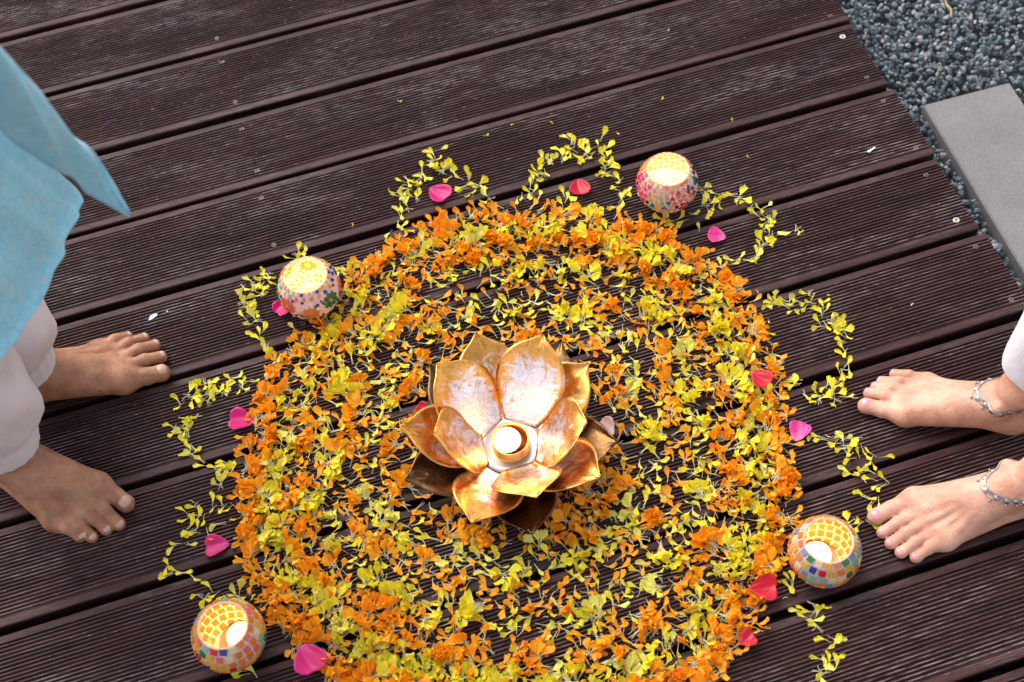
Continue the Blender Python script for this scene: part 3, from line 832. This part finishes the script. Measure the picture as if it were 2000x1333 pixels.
nails(fC, woman, M_nail_w); nails(fD, woman, M_nail_w)
trouser(woman, (axC[0]+.032, axC[1]-.004), hipC, M_trou_w, .136, .046, 5, True)
trouser(woman, (axD[0]+.095, axD[1]-.012), hipD, M_trou_w, .205, .052, 6, True)
def anklet(f, root, x0, z0, alpha):
    """chain laid on the skin: march out from the ankle axis to the surface"""
    a = math.radians(alpha); e1 = np.array([math.cos(a), 0, -math.sin(a)]); e2 = np.array([0, 1.0, 0]); n_ = np.array([math.sin(a), 0, math.cos(a)])
    def sdf1(p): return float(foot_sdf(np.asarray(p, np.float32)[None], f.tips, f.lean, f.slim)[0])
    def grad(p):
        g = np.array([sdf1(p+np.eye(3)[i]*.6)-sdf1(p-np.eye(3)[i]*.6) for i in range(3)]); return g/(np.linalg.norm(g)+1e-9)
    cache = {}
    def base_pt(th):
        if round(th, 4) not in cache:
            d = math.cos(th)*e1+math.sin(th)*e2
            ts = np.arange(8, 75, .5); P = np.array([x0, 0, z0])+ts[:, None]*d; D = foot_sdf(P.astype(np.float32), f.tips, f.lean, f.slim)
            p = np.array([x0, 0, z0])+ts[np.argmax(D > 1.0)]*d; g = grad(p); t = -n_-g*(-n_ @ g); t /= np.linalg.norm(t)
            cache[round(th, 4)] = (p, t)
        return cache[round(th, 4)]
    def pt(th, off, lift):          # slide down along the skin from the top chain
        p, t = base_pt(th); p = p+t*off
        for _ in range(2): g = grad(p); p = p-g*(sdf1(p)-lift)
        return p
    A = Acc(); n = 96
    def chain(fn, r):
        pts = f.fwd(np.array([pt(2*math.pi*i/n, fn(i), r/f.k*1.0) for i in range(n)]))
        V, F = tube(pts, r, 5, True); A.add(V, tri(F))
    chain(lambda i: 0, .0009); chain(lambda i: 2.2+.5*math.sin(i*1.3), .0008)
    chain(lambda i: 6.5+3.2*abs(math.sin(i*math.pi/8)), .00045)
    chain(lambda i: 4.5-2.5*abs(math.sin(i*math.pi/8+.8)), .00045)
    sV, sF = icos(1)
    for i in range(0, n, 8):
        for off, r in ((12, .0017), (10, .0010)):
            p = f.fwd(pt(2*math.pi*(i+4)/n, off, 1.5)); A.add(sV*r+p, sF)
    V, F, _ = A.get(); ch = obj('anklet', mesh('anklet', V, F, M_silver), root); rel(ch, root)
    for i in range(0, n, 6):
        th = 2*math.pi*i/n; p0 = pt(th, 4.5, 1.0); p = f.fwd(p0)
        g1 = f.fwd(pt(th+.08, 4.5, 1.0))-p; g2 = f.fwd(pt(th, 6.5, 1.0))-p
        nn = Vector(np.cross(g1, g2)).normalized()
        c0 = f.fwd(np.array([x0, 0, z0]))
        if nn.dot(Vector(p-c0)) < 0: nn.negate()
        V, F = lathe([(.0, .0014), (.0016, .0013), (.0021, .0006), (.0030, .0010), (.0034, .0)], 12)
        q_ = nn.to_track_quat('Z', 'Y').to_matrix(); V = [tuple(q_ @ Vector(v_)+Vector(p)) for v_ in V]
        me = mesh('anklet_disc', V, F, M_silver); o = obj('anklet_disc', me, ch)
anklet(fC, woman, 54, 88, 4); anklet(fD, woman, 56, 84, 4)

# ================================================================== PETALS
def floret(r, L=.020, wd=.0095, stalk=.010, curl=.5, fold=.3, lobes=3, ns=1):
    wd *= 1.42; L *= 1.12; fold *= .75
    """one ray floret: a fan-shaped petal on a thin pale stalk, from the origin along +x"""
    nu, nv = 8, 9; V = []
    tw = r.uniform(-.6, .6); c1 = curl*r.uniform(.4, 1.4); side = r.uniform(-.4, .4)
    w0 = r.uniform(2, 4); ph = r.uniform(0, 6); ph2 = r.uniform(0, 6); cr = r.uniform(.5, 1.3)
    for i in range(nu):
        u = i/(nu-1)
        hw = wd*.5*(.13+.87*math.sin(min(1, u*1.22)*math.pi/2)**1.5)*(1-.16*max(0, u-.8)/.2)
        for j in range(nv):
            v = -1+2*j/(nv-1)
            end = max(0, (u-.55)/.45)
            lob = L*end*end*(.05*math.cos(v*math.pi*lobes*.8+ph)-.20*abs(v)**2.4)
            x = stalk+L*u+lob; y = hw*v
            ang = fold*3.0*v; z = hw*1.1*(1-math.cos(ang*.55))
            z += cr*wd*.085*math.sin(v*5.5+ph2+u*1.5)*u+cr*.0009*math.sin(u*w0*2.4+v*2.5+ph)*u
            z += c1*L*(u*u*.55)+.0004; y2 = y*math.cos(tw*u)-z*math.sin(tw*u)*.4+side*L*u*u
            V.append((x-.25*c1*L*u*u, y2, z+y*math.sin(tw*u)))
    F = [t for f in grid(nu, nv) for t in ((f[0], f[1], f[2]), (f[0], f[2], f[3]))]; M = [0]*len(F)
    b = len(V)
    for s_ in range(ns):
        yy = (s_-(ns-1)/2)*.0016; bend = r.uniform(-.004, .004)
        pts = [(-.001, yy*2.2+bend, .0006), (stalk*.5, yy+bend*.4, .0008), (stalk*1.1, yy*.3, .0007)]
        Vt, Ft = tube(pts, [.00048, .00052, .0007], 3); Ft = tri(Ft)+len(V)
        V += [tuple(p_) for p_ in Vt]; F += [tuple(t) for t in Ft]; M += [1]*len(Ft)
    return np.array(V), np.array(F), np.array(M)
def tuft(r, n, big=1.0):
    """several florets still joined at their stalk ends, fanned out"""
    A = Acc(); sp = r.uniform(.5, 1.25)
    for k in range(n):
        V, F, M = floret(r, .019*r.uniform(.8, 1.15)*big, .0115*r.uniform(.8, 1.25)*big, .008*r.uniform(.7, 1.5), r.uniform(.1, .9), r.uniform(.1, .42), 3, r.choice([1, 1, 2]))
        a = -sp+2*sp*k/max(1, n-1)+r.uniform(-.15, .15)
        A.add(V, F, M, rotm((r.uniform(-.7, .7), -r.uniform(.0, .5), a), 1, (r.uniform(-.002, .002), r.uniform(-.003, .003), .0006*k)))
    for k in range(r.randint(2, 4)):
        a = math.pi+r.uniform(-.7, .7); L = r.uniform(.006, .014)
        Vt, Ft = tube([(0.004, 0, .001+.0003*k), (L*.5*math.cos(a), L*.5*math.sin(a), .002+.0003*k), (L*math.cos(a), L*math.sin(a)+r.uniform(-.002, .002), .001)], .0005, 3)
        A.add(Vt, tri(Ft), 1)
    V, F, M = A.get(); V[:, 0] -= .012; return V, F, M
def head(r):
    """a ruffled flower head pulled apart"""
    A = Acc()
    for ring, (n, ti, sc) in enumerate([(9, .25, 1.0), (8, .7, .9), (6, 1.1, .7), (4, 1.4, .55)]):
        for k in range(n):
            V, F, M = floret(r, .015*sc, .013*sc, .0015, r.uniform(.2, .7), r.uniform(.2, .5), 4, 0 if ring else 1)
            A.add(V, F, M, rotm((r.uniform(-.4, .4), -ti+r.uniform(-.2, .2), 2*math.pi*(k+r.random()*.5)/n), 1, (0, 0, .003+.0016*ring)))
    return A.get()
NV = 12
base = {}
for nm, n in (('single', 14), ('tuft', 14), ('head', 5)):
    L_ = []
    for k in range(n):
        r = random.Random(100*n+k)
        if nm == 'single': L_.append(floret(r, .0180*r.uniform(.75, 1.1), .0082*r.uniform(.7, 1.3), .0085*r.uniform(.7, 1.7), r.uniform(.1, .9), r.uniform(.1, .5), 3, r.choice([1, 1, 2])))
        elif nm == 'tuft': L_.append(tuft(r, r.randint(4, 7), r.uniform(.9, 1.15)) if k > 4 else tuft(r, r.randint(2, 3), .95))
        else: L_.append(head(r))
    base[nm] = L_
MC = {'Y': M_yel, 'P': M_pale, 'O': M_ora}
shared = {(nm, k, c): mesh(('marigold_petal', 'marigold_tuft', 'marigold_blossom')[('single', 'tuft', 'head').index(nm)], V, F, [MC[c], M_stalk], M)
          for nm, L_ in base.items() for k, (V, F, M) in enumerate(L_) for c in MC}

# the rangoli: seven rings, orange and yellow in turn, between an uneven rim and the lotus
RC = W(1005, 880)[:2]
def polar(pts):
    P = np.array([W(x, y)[:2] for x, y in pts])-RC; a = np.arctan2(P[:, 1], P[:, 0]); r = np.hypot(P[:, 0], P[:, 1]); o = np.argsort(a)
    a, r = a[o], r[o]; return np.concatenate([a-2*math.pi, a, a+2*math.pi]), np.tile(r, 3)
RIM = polar([(1030, 405), (1150, 410), (1270, 442), (1360, 480), (1440, 545), (1495, 630), (1530, 750), (1550, 880), (1556, 1000), (1530, 1110), (1490, 1200), (1440, 1290), (1410, 1345),
             (1250, 1405), (1020, 1425), (820, 1400), (650, 1345), (570, 1275), (515, 1190), (470, 1095), (458, 1010), (474, 900), (490, 825), (512, 745), (560, 672), (640, 590), (740, 490), (860, 425), (940, 408)])
HOLE = polar([(935, 665), (1060, 665), (1140, 710), (1185, 850), (1170, 930), (1040, 1030), (915, 1010), (800, 930), (800, 840), (845, 720)])
def ring_pos(p):
    """0 at the lotus, 1 at the rim"""
    d = np.array(p[:2])-RC; a = math.atan2(d[1], d[0]); r = math.hypot(*d); R1 = np.interp(a, *RIM); R0 = np.interp(a, *HOLE)
    wob = .012*math.sin(5*a+1)+.010*math.sin(11*a)+.006*math.sin(23*a+2)
    return (r-R0)/(R1-R0)+wob*(r < R1*.97), a
LOOPS = {
 'the loop round the magenta petal': [(757,457),(777,447),(781,422),(786,406),(777,387),(791,390),(802,362),(790,345),(812,380),(825,337),(826,325),(827,357),(850,297),(852,310),(850,325),(865,327),(880,325),(872,342),(892,347),(915,350),(912,365),(925,372),(937,357),(940,370),(945,390)],
 'the loop round the heart-shaped red petal': [(1011,385),(1042,360),(1045,337),(1037,380),(1050,390),(1059,340),(1061,317),(1077,310),(1090,292),(1105,305),(1115,275),(1122,290),(1132,300),(1147,290),(1150,310),(1172,275),(1170,315),(1187,300),(1187,322),(1175,330),(1197,342),(1215,347),(1210,365),(1215,380),(1207,405),(1225,395),(1105,377),(1102,405),(1132,407)],
 'the loop round the small pink petal': [(1380,380),(1393,407),(1411,383),(1440,380),(1456,385),(1470,400),(1490,407),(1492,431),(1511,431),(1490,448),(1506,453),(1500,472),(1482,496),(1468,508),(1444,508),(1434,515),(1413,522),(1403,532),(1408,549),(1418,549),(1449,558),(1297,425),(1320,432),(1326,445),(1346,418),(1550,465),(1367,453)],
 'the wide bare-plank loop nearest the woman': [(1505,588),(1515,593),(1525,590),(1550,594),(1542,603),(1572,603),(1577,585),(1600,595),(1610,605),(1607,615),(1607,628),(1605,635),(1625,635),(1635,628),(1647,638),(1645,655),(1652,640),(1647,651),(1653,681),(1655,711),(1645,722),(1640,740),(1630,760),(1620,752),(1606,768),(1620,780),(1640,776),(1570,770),(1560,752),(1547,760),(1566,744)],
 'the short chain between the woman\'s feet': [(1600,852),(1622,862),(1642,861),(1651,872),(1662,880),(1659,895),(1681,895),(1683,854),(1689,914),(1704,891),(1718,895),(1666,929),(1700,921),(1722,947),(1736,944),(1681,970),(1704,977),(1715,972),(1662,1017),(1691,1016)],
 'the chain past the woman\'s bowl': [(1568,1194),(1599,1196),(1575,1212),(1592,1215),(1615,1243),(1625,1264),(1606,1280),(1618,1295),(1615,1320),(1632,1309),(1531,1133),(1545,1128),(1547,1154)],
 'the loop by the flower-patterned bowl': [(471,556),(490,554),(502,558),(510,534),(514,563),(519,534),(534,534),(505,582),(483,582),(486,597),(496,604),(483,621),(486,630),(591,496),(577,505),(651,522),(666,525),(685,525),(675,537),(658,534),(510,654),(505,664),(522,671),(522,690),(543,700)],
 'the loop near the man\'s big toes': [(352,790),(370,781),(382,769),(396,764),(403,759),(401,776),(418,774),(427,754),(434,759),(450,742),(466,754),(478,747),(475,762),(343,829),(348,843),(358,841),(371,826),(370,870),(377,879),(372,889),(384,894),(420,920),(430,922),(437,906),(449,908),(456,920),(430,939),(415,990),(434,990),(449,985),(461,982),(396,992)],
 'the loop near the man\'s small toes': [(367,1005),(397,1007),(367,1035),(385,1030),(382,1040),(400,1032),(347,1062),(362,1065),(440,1020),(327,1102),(335,1122),(346,1120),(372,1122),(387,1167),(415,1157),(455,1160),(487,1172),(492,1258),(497,1288),(480,1308),(505,1322)],
}
ROSES = [('magenta', 857, 381, 52, 205, 'magenta rose petal alone inside a yellow loop beyond the lotus'),
 ('red', 1132, 368, 45, 165, 'red heart-shaped rose petal inside the loop by the triangle-patterned bowl'),
 ('pink', 1399, 464, 38, 65, 'small pink rose petal on the planks beyond the triangle-patterned bowl'),
 ('red', 1486, 742, 44, 205, 'red rose petal lying on the marigold rim opposite the upper foot of the woman'),
 ('pink', 1560, 846, 42, -45, 'pink rose petal with a white base at the rim between the feet of the woman'),
 ('magenta', 555, 603, 42, 120, 'deep magenta rose petal half under the flower-patterned bowl'),
 ('magenta', 472, 825, 50, 70, 'magenta rose petal in front of the upper foot of the man'),
 ('magenta', 424, 1068, 46, 80, 'magenta rose petal in front of the lower foot of the man'),
 ('magenta', 604, 1290, 60, 190, 'large magenta rose petal on the marigolds beside the man\'s square-tiled bowl'),
 ('red', 1492, 1150, 50, -110, 'large red rose petal at the rim beside the square-tiled bowl by the woman'),
 ('red', 1459, 1250, 32, -80, 'small dark red rose petal beside the deck gap at the rim'),
 ('blush', 1183, 838, 40, 20, 'pale blush rose petal partly hidden beside the lotus'),
 ('red', 826, 800, 26, 40, 'small red rose petal tucked beside the lotus')]
def rose(c, px, py, size, ang, label, i):
    r = random.Random(50+i); L = size/1430.0; nu, nv = 12, 13; V = []
    for a in range(nu):
        u = a/(nu-1)
        for b in range(nv):
            v = -1+2*b/(nv-1)
            hw = L*.52*(math.sin(min(1, .06+u*.98)*math.pi*.56)**.8)
            y = L*u*(1-.10*v*v*u)-(.09*L*math.exp(-(v/.25)**2)*(u > .85)*(u-.85)/.15)*(c != 'pink')
            x = hw*v*(1-.25*max(0, u-.8)/.2*abs(v))
            z = .0016+L*.22*v*v*math.sin(u*2.6)+L*.10*(u-.4)**2*2+.0008*math.sin(7*v+4*u+i)
            V.append((x, y, z))
    o = obj('rose_petal', mesh('rose_petal', V, grid(nu, nv), M_rosem[c])); s = o.modifiers.new('thick', 'SOLIDIFY'); s.thickness = .0004
    z0 = .0005
    for (gx, gy) in [(px, py)]:
        if ring_pos(W(gx, gy))[0] < 1.01: z0 = .012
    a = math.radians(ang); p = W(px, py, z0)
    o.location = (p[0]+math.sin(a)*L*.5, p[1]-math.cos(a)*L*.5, z0); o.rotation_euler = (r.uniform(-.06, .1), r.uniform(-.1, .1), a)
    tag(o, label, 'petal', 'rose petals scattered over the rangoli')
for i, (c, px, py, s, a, lab) in enumerate(ROSES): rose(c, px, py, s, a, lab, i)

rose_c = [(np.array(W(px, py, .01)[:2]), s_/1430*.42) for _, px, py, s_, _, _ in ROSES]
items = []          # (kind, colour, px, py, z, euler, scale, loopname, order)
bowl_c = [(W(v[0], v[1], .0)) for v in BOWLS.values()]
bowl_g = [np.array(W(v[0], v[1], .04)[:2]) for v in BOWLS.values()]
def blocked(p, pad=0.0):
    if any(np.hypot(*(p[:2]-b)) < .030+pad for b in bowl_g): return True
    return np.hypot(p[0]-LC[0], p[1]-LC[1]) < .045
for nm, pts in LOOPS.items():
    n = len(pts)
    for i, (x, y) in enumerate(pts):
        z = rnd.uniform(.0005, .003)
        items.append(['tuft' if rnd.random() < .22 else 'single', 'P' if rnd.random() < .35 else 'Y', W(x, y, z), (rnd.uniform(-.6, .6), rnd.uniform(-.15, .05), rnd.uniform(0, 6.28)), rnd.uniform(.62, .86), nm, i])
NAMES_ORD = ['first', 'second', 'third', 'fourth', 'fifth', 'sixth', 'seventh', 'eighth', 'ninth', 'tenth']
tufts = []; singles = []
DENS = [1.0, .96, .84, .84, .74, .72, .80]
def ring_scatter(step, kind):
    y = 385.0
    while y < 1440:
        x = 440.0
        while x < 1580:
            px, py = x+rnd.uniform(0, step), y+rnd.uniform(0, step); x += step
            p0 = W(px, py, .002); f, a = ring_pos(p0)
            if f >= (.985 if kind == 'single' else .965) or f < -.10: continue
            f = max(f, 0.0); t = (1-f)*7+rnd.gauss(0, .05); b = min(6, max(0, int(t))); edge = abs(t-b-.5)*2
            dn = DENS[b]*(1 if b < 3 else 1-.42*edge**2)*(1 if b < 3 else .92+.2*math.sin(7*a+b*2))*(1-.34*max(0, math.cos(a+1.35))**2*(b < 5)*(b > 0))
            dn = max(0.0, dn)
            if kind == 'tuft': dn = dn**2.2*(.95 if b < 4 else .8)
            if rnd.random() > dn: continue
            dense = b < 4; oc = b % 2 == 0
            if not oc and edge > .84: oc = True
            if rnd.random() < .03: oc = not oc
            c = 'O' if oc else ('P' if rnd.random() < (.2 if dense else .45) else 'Y')
            z = rnd.uniform(.002, .010) if (kind == 'tuft' and dense) else (rnd.uniform(.001, .008) if dense else rnd.uniform(.0004, .0035))
            p = W(px, py, z)
            if blocked(p, .012) or any(np.hypot(*(np.array(p[:2])-c_)) < r_ for c_, r_ in rose_c): continue
            e = (rnd.uniform(-.7, .7), rnd.uniform(-.45, .2), rnd.uniform(0, 6.28)) if dense else (rnd.uniform(-.5, .5), rnd.uniform(-.2, .1), rnd.uniform(0, 6.28))
            kd = 'head' if kind == 'tuft' and dense and oc and rnd.random() < .02 else kind
            s = rnd.uniform(.60, .90) if kind == 'tuft' else rnd.uniform(.62, .92)
            (tufts if kind == 'tuft' else singles).append([kd, c, p, e, s, None, 0])
        y += step
ring_scatter(12.4, 'single'); ring_scatter(26.0, 'tuft')
for px, py in [(905, 492), (925, 510), (960, 470), (985, 478), (1040, 478), (1085, 465), (1128, 472), (1158, 472), (1185, 468), (1210, 495), (1255, 452), (1300, 468), (865, 1278), (1275, 1010)]:
    tufts.append(['head', 'O', W(px, py, .006), (rnd.uniform(-.3, .3), rnd.uniform(-.3, .3), rnd.uniform(0, 6.28)), rnd.uniform(.7, .88), None, 0])

# small petals bridging the gaps of each loop
for nm, pts in LOOPS.items():
    for (xa, ya), (xb, yb) in zip(pts, pts[1:]):
        d_ = math.hypot(xb-xa, yb-ya)
        if 9 < d_ < 45:
            for t_ in ((.5,) if d_ < 24 else (.35, .7)):
                p = W(xa+(xb-xa)*t_+rnd.uniform(-3, 3), ya+(yb-ya)*t_+rnd.uniform(-3, 3), .001)
                singles.append(['single', 'Y', p, (rnd.uniform(-.5, .5), rnd.uniform(-.1, .05), math.atan2(yb-ya, xa-xb)+rnd.uniform(-.7, .7)), rnd.uniform(.6, .8), None, 0])
LAND = [('the middle of the lotus', W(997, 862)), ('the triangle-patterned bowl', W(1303, 357)), ('the flower-patterned bowl', W(603, 562)),
        ('the bowl by the woman', W(1611, 1076)), ('the bowl by the man', W(446, 1240)),
        ('the magenta petal in its loop', W(857, 381)), ('the heart-shaped red petal', W(1132, 368)), ('the small pink petal', W(1399, 464)),
        ('the red petal facing the woman', W(1486, 742)), ('the pink petal between the feet of the woman', W(1560, 846)),
        ('the magenta petal facing the man', W(472, 825)), ('the small magenta petal by the man', W(424, 1068)),
        ('the large magenta petal on the marigolds', W(604, 1290)), ('the large red petal at the rim', W(1492, 1150)), ('the small dark red petal', W(1459, 1250)),
        ('the pale blush petal by the lotus', W(1183, 838)), ('the red petal by the lotus', W(826, 800)),
        ('the lowest lotus tip', W(1040, 1044)), ('the uppermost lotus tip', W(1060, 655))]
def ordinal(n):
    w_ = ['nearest', 'second nearest', 'third nearest', 'fourth nearest', 'fifth nearest', 'sixth nearest', 'seventh nearest', 'eighth nearest', 'ninth nearest', 'tenth nearest',
          'eleventh nearest', 'twelfth nearest', 'thirteenth nearest', 'fourteenth nearest', 'fifteenth nearest', 'sixteenth nearest', 'seventeenth nearest', 'eighteenth nearest', 'nineteenth nearest', 'twentieth nearest']
    if n < 20: return w_[n]
    t = ['twenty', 'thirty', 'forty', 'fifty', 'sixty', 'seventy', 'eighty', 'ninety'][(n+1)//10-2]; u = ['', 'first', 'second', 'third', 'fourth', 'fifth', 'sixth', 'seventh', 'eighth', 'ninth'][(n+1) % 10]
    return (t+'-'+u if u else t[:-1]+'ieth')+' nearest'
CN = {'Y': 'yellow', 'P': 'pale yellow', 'O': 'orange'}
KN = {'single': ('marigold_petal', 'marigold petal', 'petal', 'single marigold petals of the rangoli'),
      'tuft': ('marigold_tuft', 'marigold tuft', 'flower tuft', 'tufts of marigold petals in the rangoli'),
      'head': ('marigold_blossom', 'ruffled marigold head', 'flower head', 'whole ruffled marigold heads in the rangoli')}
counts = {}
def place(it, label):
    kind, c, p, e, s, nm, i = it
    k = (rnd.randrange(5) if nm else rnd.randrange(5, 14)) if kind == 'tuft' else rnd.randrange(len(base[kind])); o = bpy.data.objects.new(KN[kind][0], shared[(kind, k, c)]); COL.objects.link(o)
    o.location = p; o.rotation_euler = e; o.scale = (s, s, s); lift_clear(o, base[kind][k][0], e, s)
    tag(o, label, KN[kind][2], KN[kind][3]); return o
def lift_clear(o, V, e, s):
    zmin = (V @ np.array(Euler(e).to_matrix()).T)[:, 2].min()*s
    if o.location.z+zmin < .0003: o.location.z = .0003-zmin
# near tufts first: they show largest
tufts.sort(key=lambda t: np.linalg.norm(np.array(t[2])-CL))
ind_t = [t for t in tufts if t[0] == 'head']+[t for t in tufts if t[0] == 'tuft'][:300]
rest = [t for t in tufts if t[0] == 'tuft'][300:]
for it in items:
    counts[it[5]] = counts.get(it[5], 0)
singles.sort(key=lambda t: np.linalg.norm(np.array(t[2])-CL))
extra = [t for t in singles if True][:max(0, 300-len(items))]; rest += singles[len(extra):]
def rank_labels(L_):
    res = {}
    near = {}
    for idx, it in enumerate(L_):
        p = np.array(it[2])[:2]; d = [np.linalg.norm(p-np.array(q_)[:2]) for _, q_ in LAND]; b = int(np.argmin(d))
        near.setdefault((it[0], it[1], b), []).append((d[b], idx))
    for (kd, c, b), lst in near.items():
        lst.sort()
        for rk, (_, idx) in enumerate(lst):
            res[idx] = '%s %s, %s such to %s' % (CN[c], KN[kd][1], ordinal(rk), LAND[b][0])
    return [res[i] for i in range(len(L_))]
for it, lab in zip(ind_t, rank_labels(ind_t)): place(it, lab)
for it, lab in zip(extra, rank_labels(extra)): place(it, lab)
per = {}
for it in items:
    per.setdefault(it[5], []).append(it)
for nm, lst in per.items():
    for i, it in enumerate(lst):
        place(it, '%s %s, %s along %s' % (CN[it[1]], KN[it[0]][1], ordinal(i).replace(' nearest', '').replace('nearest', 'first'), nm))
# the rest of the singles, past the limit: one mesh per colour
A = Acc()
for kind, c, p, e, s, _, _ in rest:
    V, F, M = base[kind][rnd.randrange(len(base[kind]))]
    R3 = np.array(Euler(e).to_matrix())*s; z = p[2]; zm = (V @ R3.T)[:, 2].min(); z = max(z, .0003-zm)
    mm = np.eye(4); mm[:3, :3] = R3; mm[:3, 3] = (p[0], p[1], z)
    A.add(V, F, np.where(M == 0, {'Y': 0, 'P': 1, 'O': 2}[c], 3), mm)
# loose stalk ends and crumbs lying between the petals
for it in singles:
    if rnd.random() < .10:
        p = np.array(it[2]); a = rnd.uniform(0, 6.28); L_ = rnd.uniform(.006, .014); x, y = p[0]+rnd.uniform(-.02, .02), p[1]+rnd.uniform(-.02, .02); z = rnd.uniform(.001, .012)
        Vt, Ft = tube([(x, y, z), (x+L_*.5*math.cos(a), y+L_*.5*math.sin(a), z+.0008), (x+L_*math.cos(a+.3), y+L_*math.sin(a+.3), z+rnd.uniform(-.0005, .002))], .0005, 3)
        A.add(Vt, tri(Ft), 3)
V, F, M = A.get()
mp_ = obj('marigold_petals', mesh('marigold_petals', V, F, [M_yel, M_pale, M_ora, M_stalk], M))
tag(mp_, 'loose yellow and orange marigold petals filling the rings of the rangoli', 'petals', kind='stuff')

# ================================================================== SMALL THINGS ON THE DECK
def fleck(px, py, sz, n, label, seed):
    r = random.Random(seed); A = Acc(); p = W(px, py, 0)
    for k in range(n):
        m = r.randint(6, 9); rr = sz*r.uniform(.3, 1); ox, oy = (r.uniform(-sz, sz)*1.6, r.uniform(-sz, sz)*.6) if k else (0, 0)
        ring = [(ox+rr*r.uniform(.5, 1.2)*math.cos(6.283*i/m)*1.6, oy+rr*r.uniform(.5, 1.1)*math.sin(6.283*i/m)*.7) for i in range(m)]
        V = [(x, y, .0002) for x, y in ring]+[(x*.9+ox*.1, y*.9+oy*.1, .0009) for x, y in ring]; F = [tuple(range(m, 2*m))]+[(i, (i+1) % m, m+(i+1) % m, m+i) for i in range(m)]
        A.add(V, tri(F))
    V, F, _ = A.get(); o = obj('paint_fleck', mesh('paint_fleck', V, F, M_fleck, smooth=False), loc=(p[0], p[1], .0002)); o.rotation_euler = (0, 0, .25)
    tag(o, label, 'paint fleck')
fleck(302, 619, .0042, 3, 'pale blue dried fleck on the plank beyond the upper foot of the man', 1)
fleck(327, 608, .0020, 2, 'tiny whitish dried fleck next to a larger blue one', 2)
fleck(1702, 293, .0035, 3, 'pale blue dried fleck on the deck near the gravel edge', 3)
fleck(1780, 597, .0020, 3, 'small whitish dried fleck on the plank above the upper foot of the woman', 4)
pts = [W(x, y, .0012) for x, y in ((193, 256), (205, 246), (211, 238), (222, 235), (229, 236))]
V, F = tube(pts, .0004, 4); tag(obj('thread', mesh('thread', V, F, M_thread)), 'thin purple thread lying on the planks by the blue kurta', 'thread')
pts = [W(x, y, -.052) for x, y in ((1846, 0), (1850, 12), (1858, 20), (1857, 34))]
V, F = tube(pts, [.0012, .0022, .0024, .001], 5); tag(obj('dry_straw', mesh('dry_straw', V, F, M_straw)), 'curled yellow piece of dry straw on the gravel at the picture edge', 'straw')
pts = [W(x, y, -.052) for x, y in ((1828, 150), (1832, 140), (1835, 130))]
V, F = tube(pts, .0009, 5); tag(obj('dry_straw', mesh('dry_straw', V, F, M_straw)), 'short pale bit of dry straw among the gravel above the slab', 'straw')
crumbs = [(945, 266), (1080, 243), (1005, 241), (1202, 257), (1290, 197), (1465, 309), (1308, 56), (776, 197), (688, 445), (1625, 577), (1500, 622), (1505, 675), (1432, 240)]
for i, (x, y) in enumerate(crumbs):
    c = 'O' if (x, y) in ((688, 445),) else 'Y'
    V, F, M = base['single'][i % 14]
    o = bpy.data.objects.new('petal_crumb', shared[('single', i % 14, c)]); COL.objects.link(o); p = W(x, y, .0006)
    o.rotation_euler = (.2, 0, i*1.7); o.location = p; s = .30; o.scale = (s, s, s)
    near = min(range(len(LAND)), key=lambda b: np.linalg.norm(p[:2]-np.array(LAND[b][1])[:2]))
    o['_n'] = near; tag(o, 'x', 'petal crumb', 'tiny petal crumbs on the bare planks')
cr = [o for o in COL.objects if o.name.startswith('petal_crumb')]
grp = {}
for o in cr: grp.setdefault(o['_n'], []).append(o)
for b, lst in grp.items():
    lst.sort(key=lambda o: np.linalg.norm(np.array(o.location)[:2]-np.array(LAND[b][1])[:2]))
    for i, o in enumerate(lst):
        o['label'] = 'tiny torn petal crumb, %s to %s' % (ordinal(i), LAND[b][0]); del o['_n']
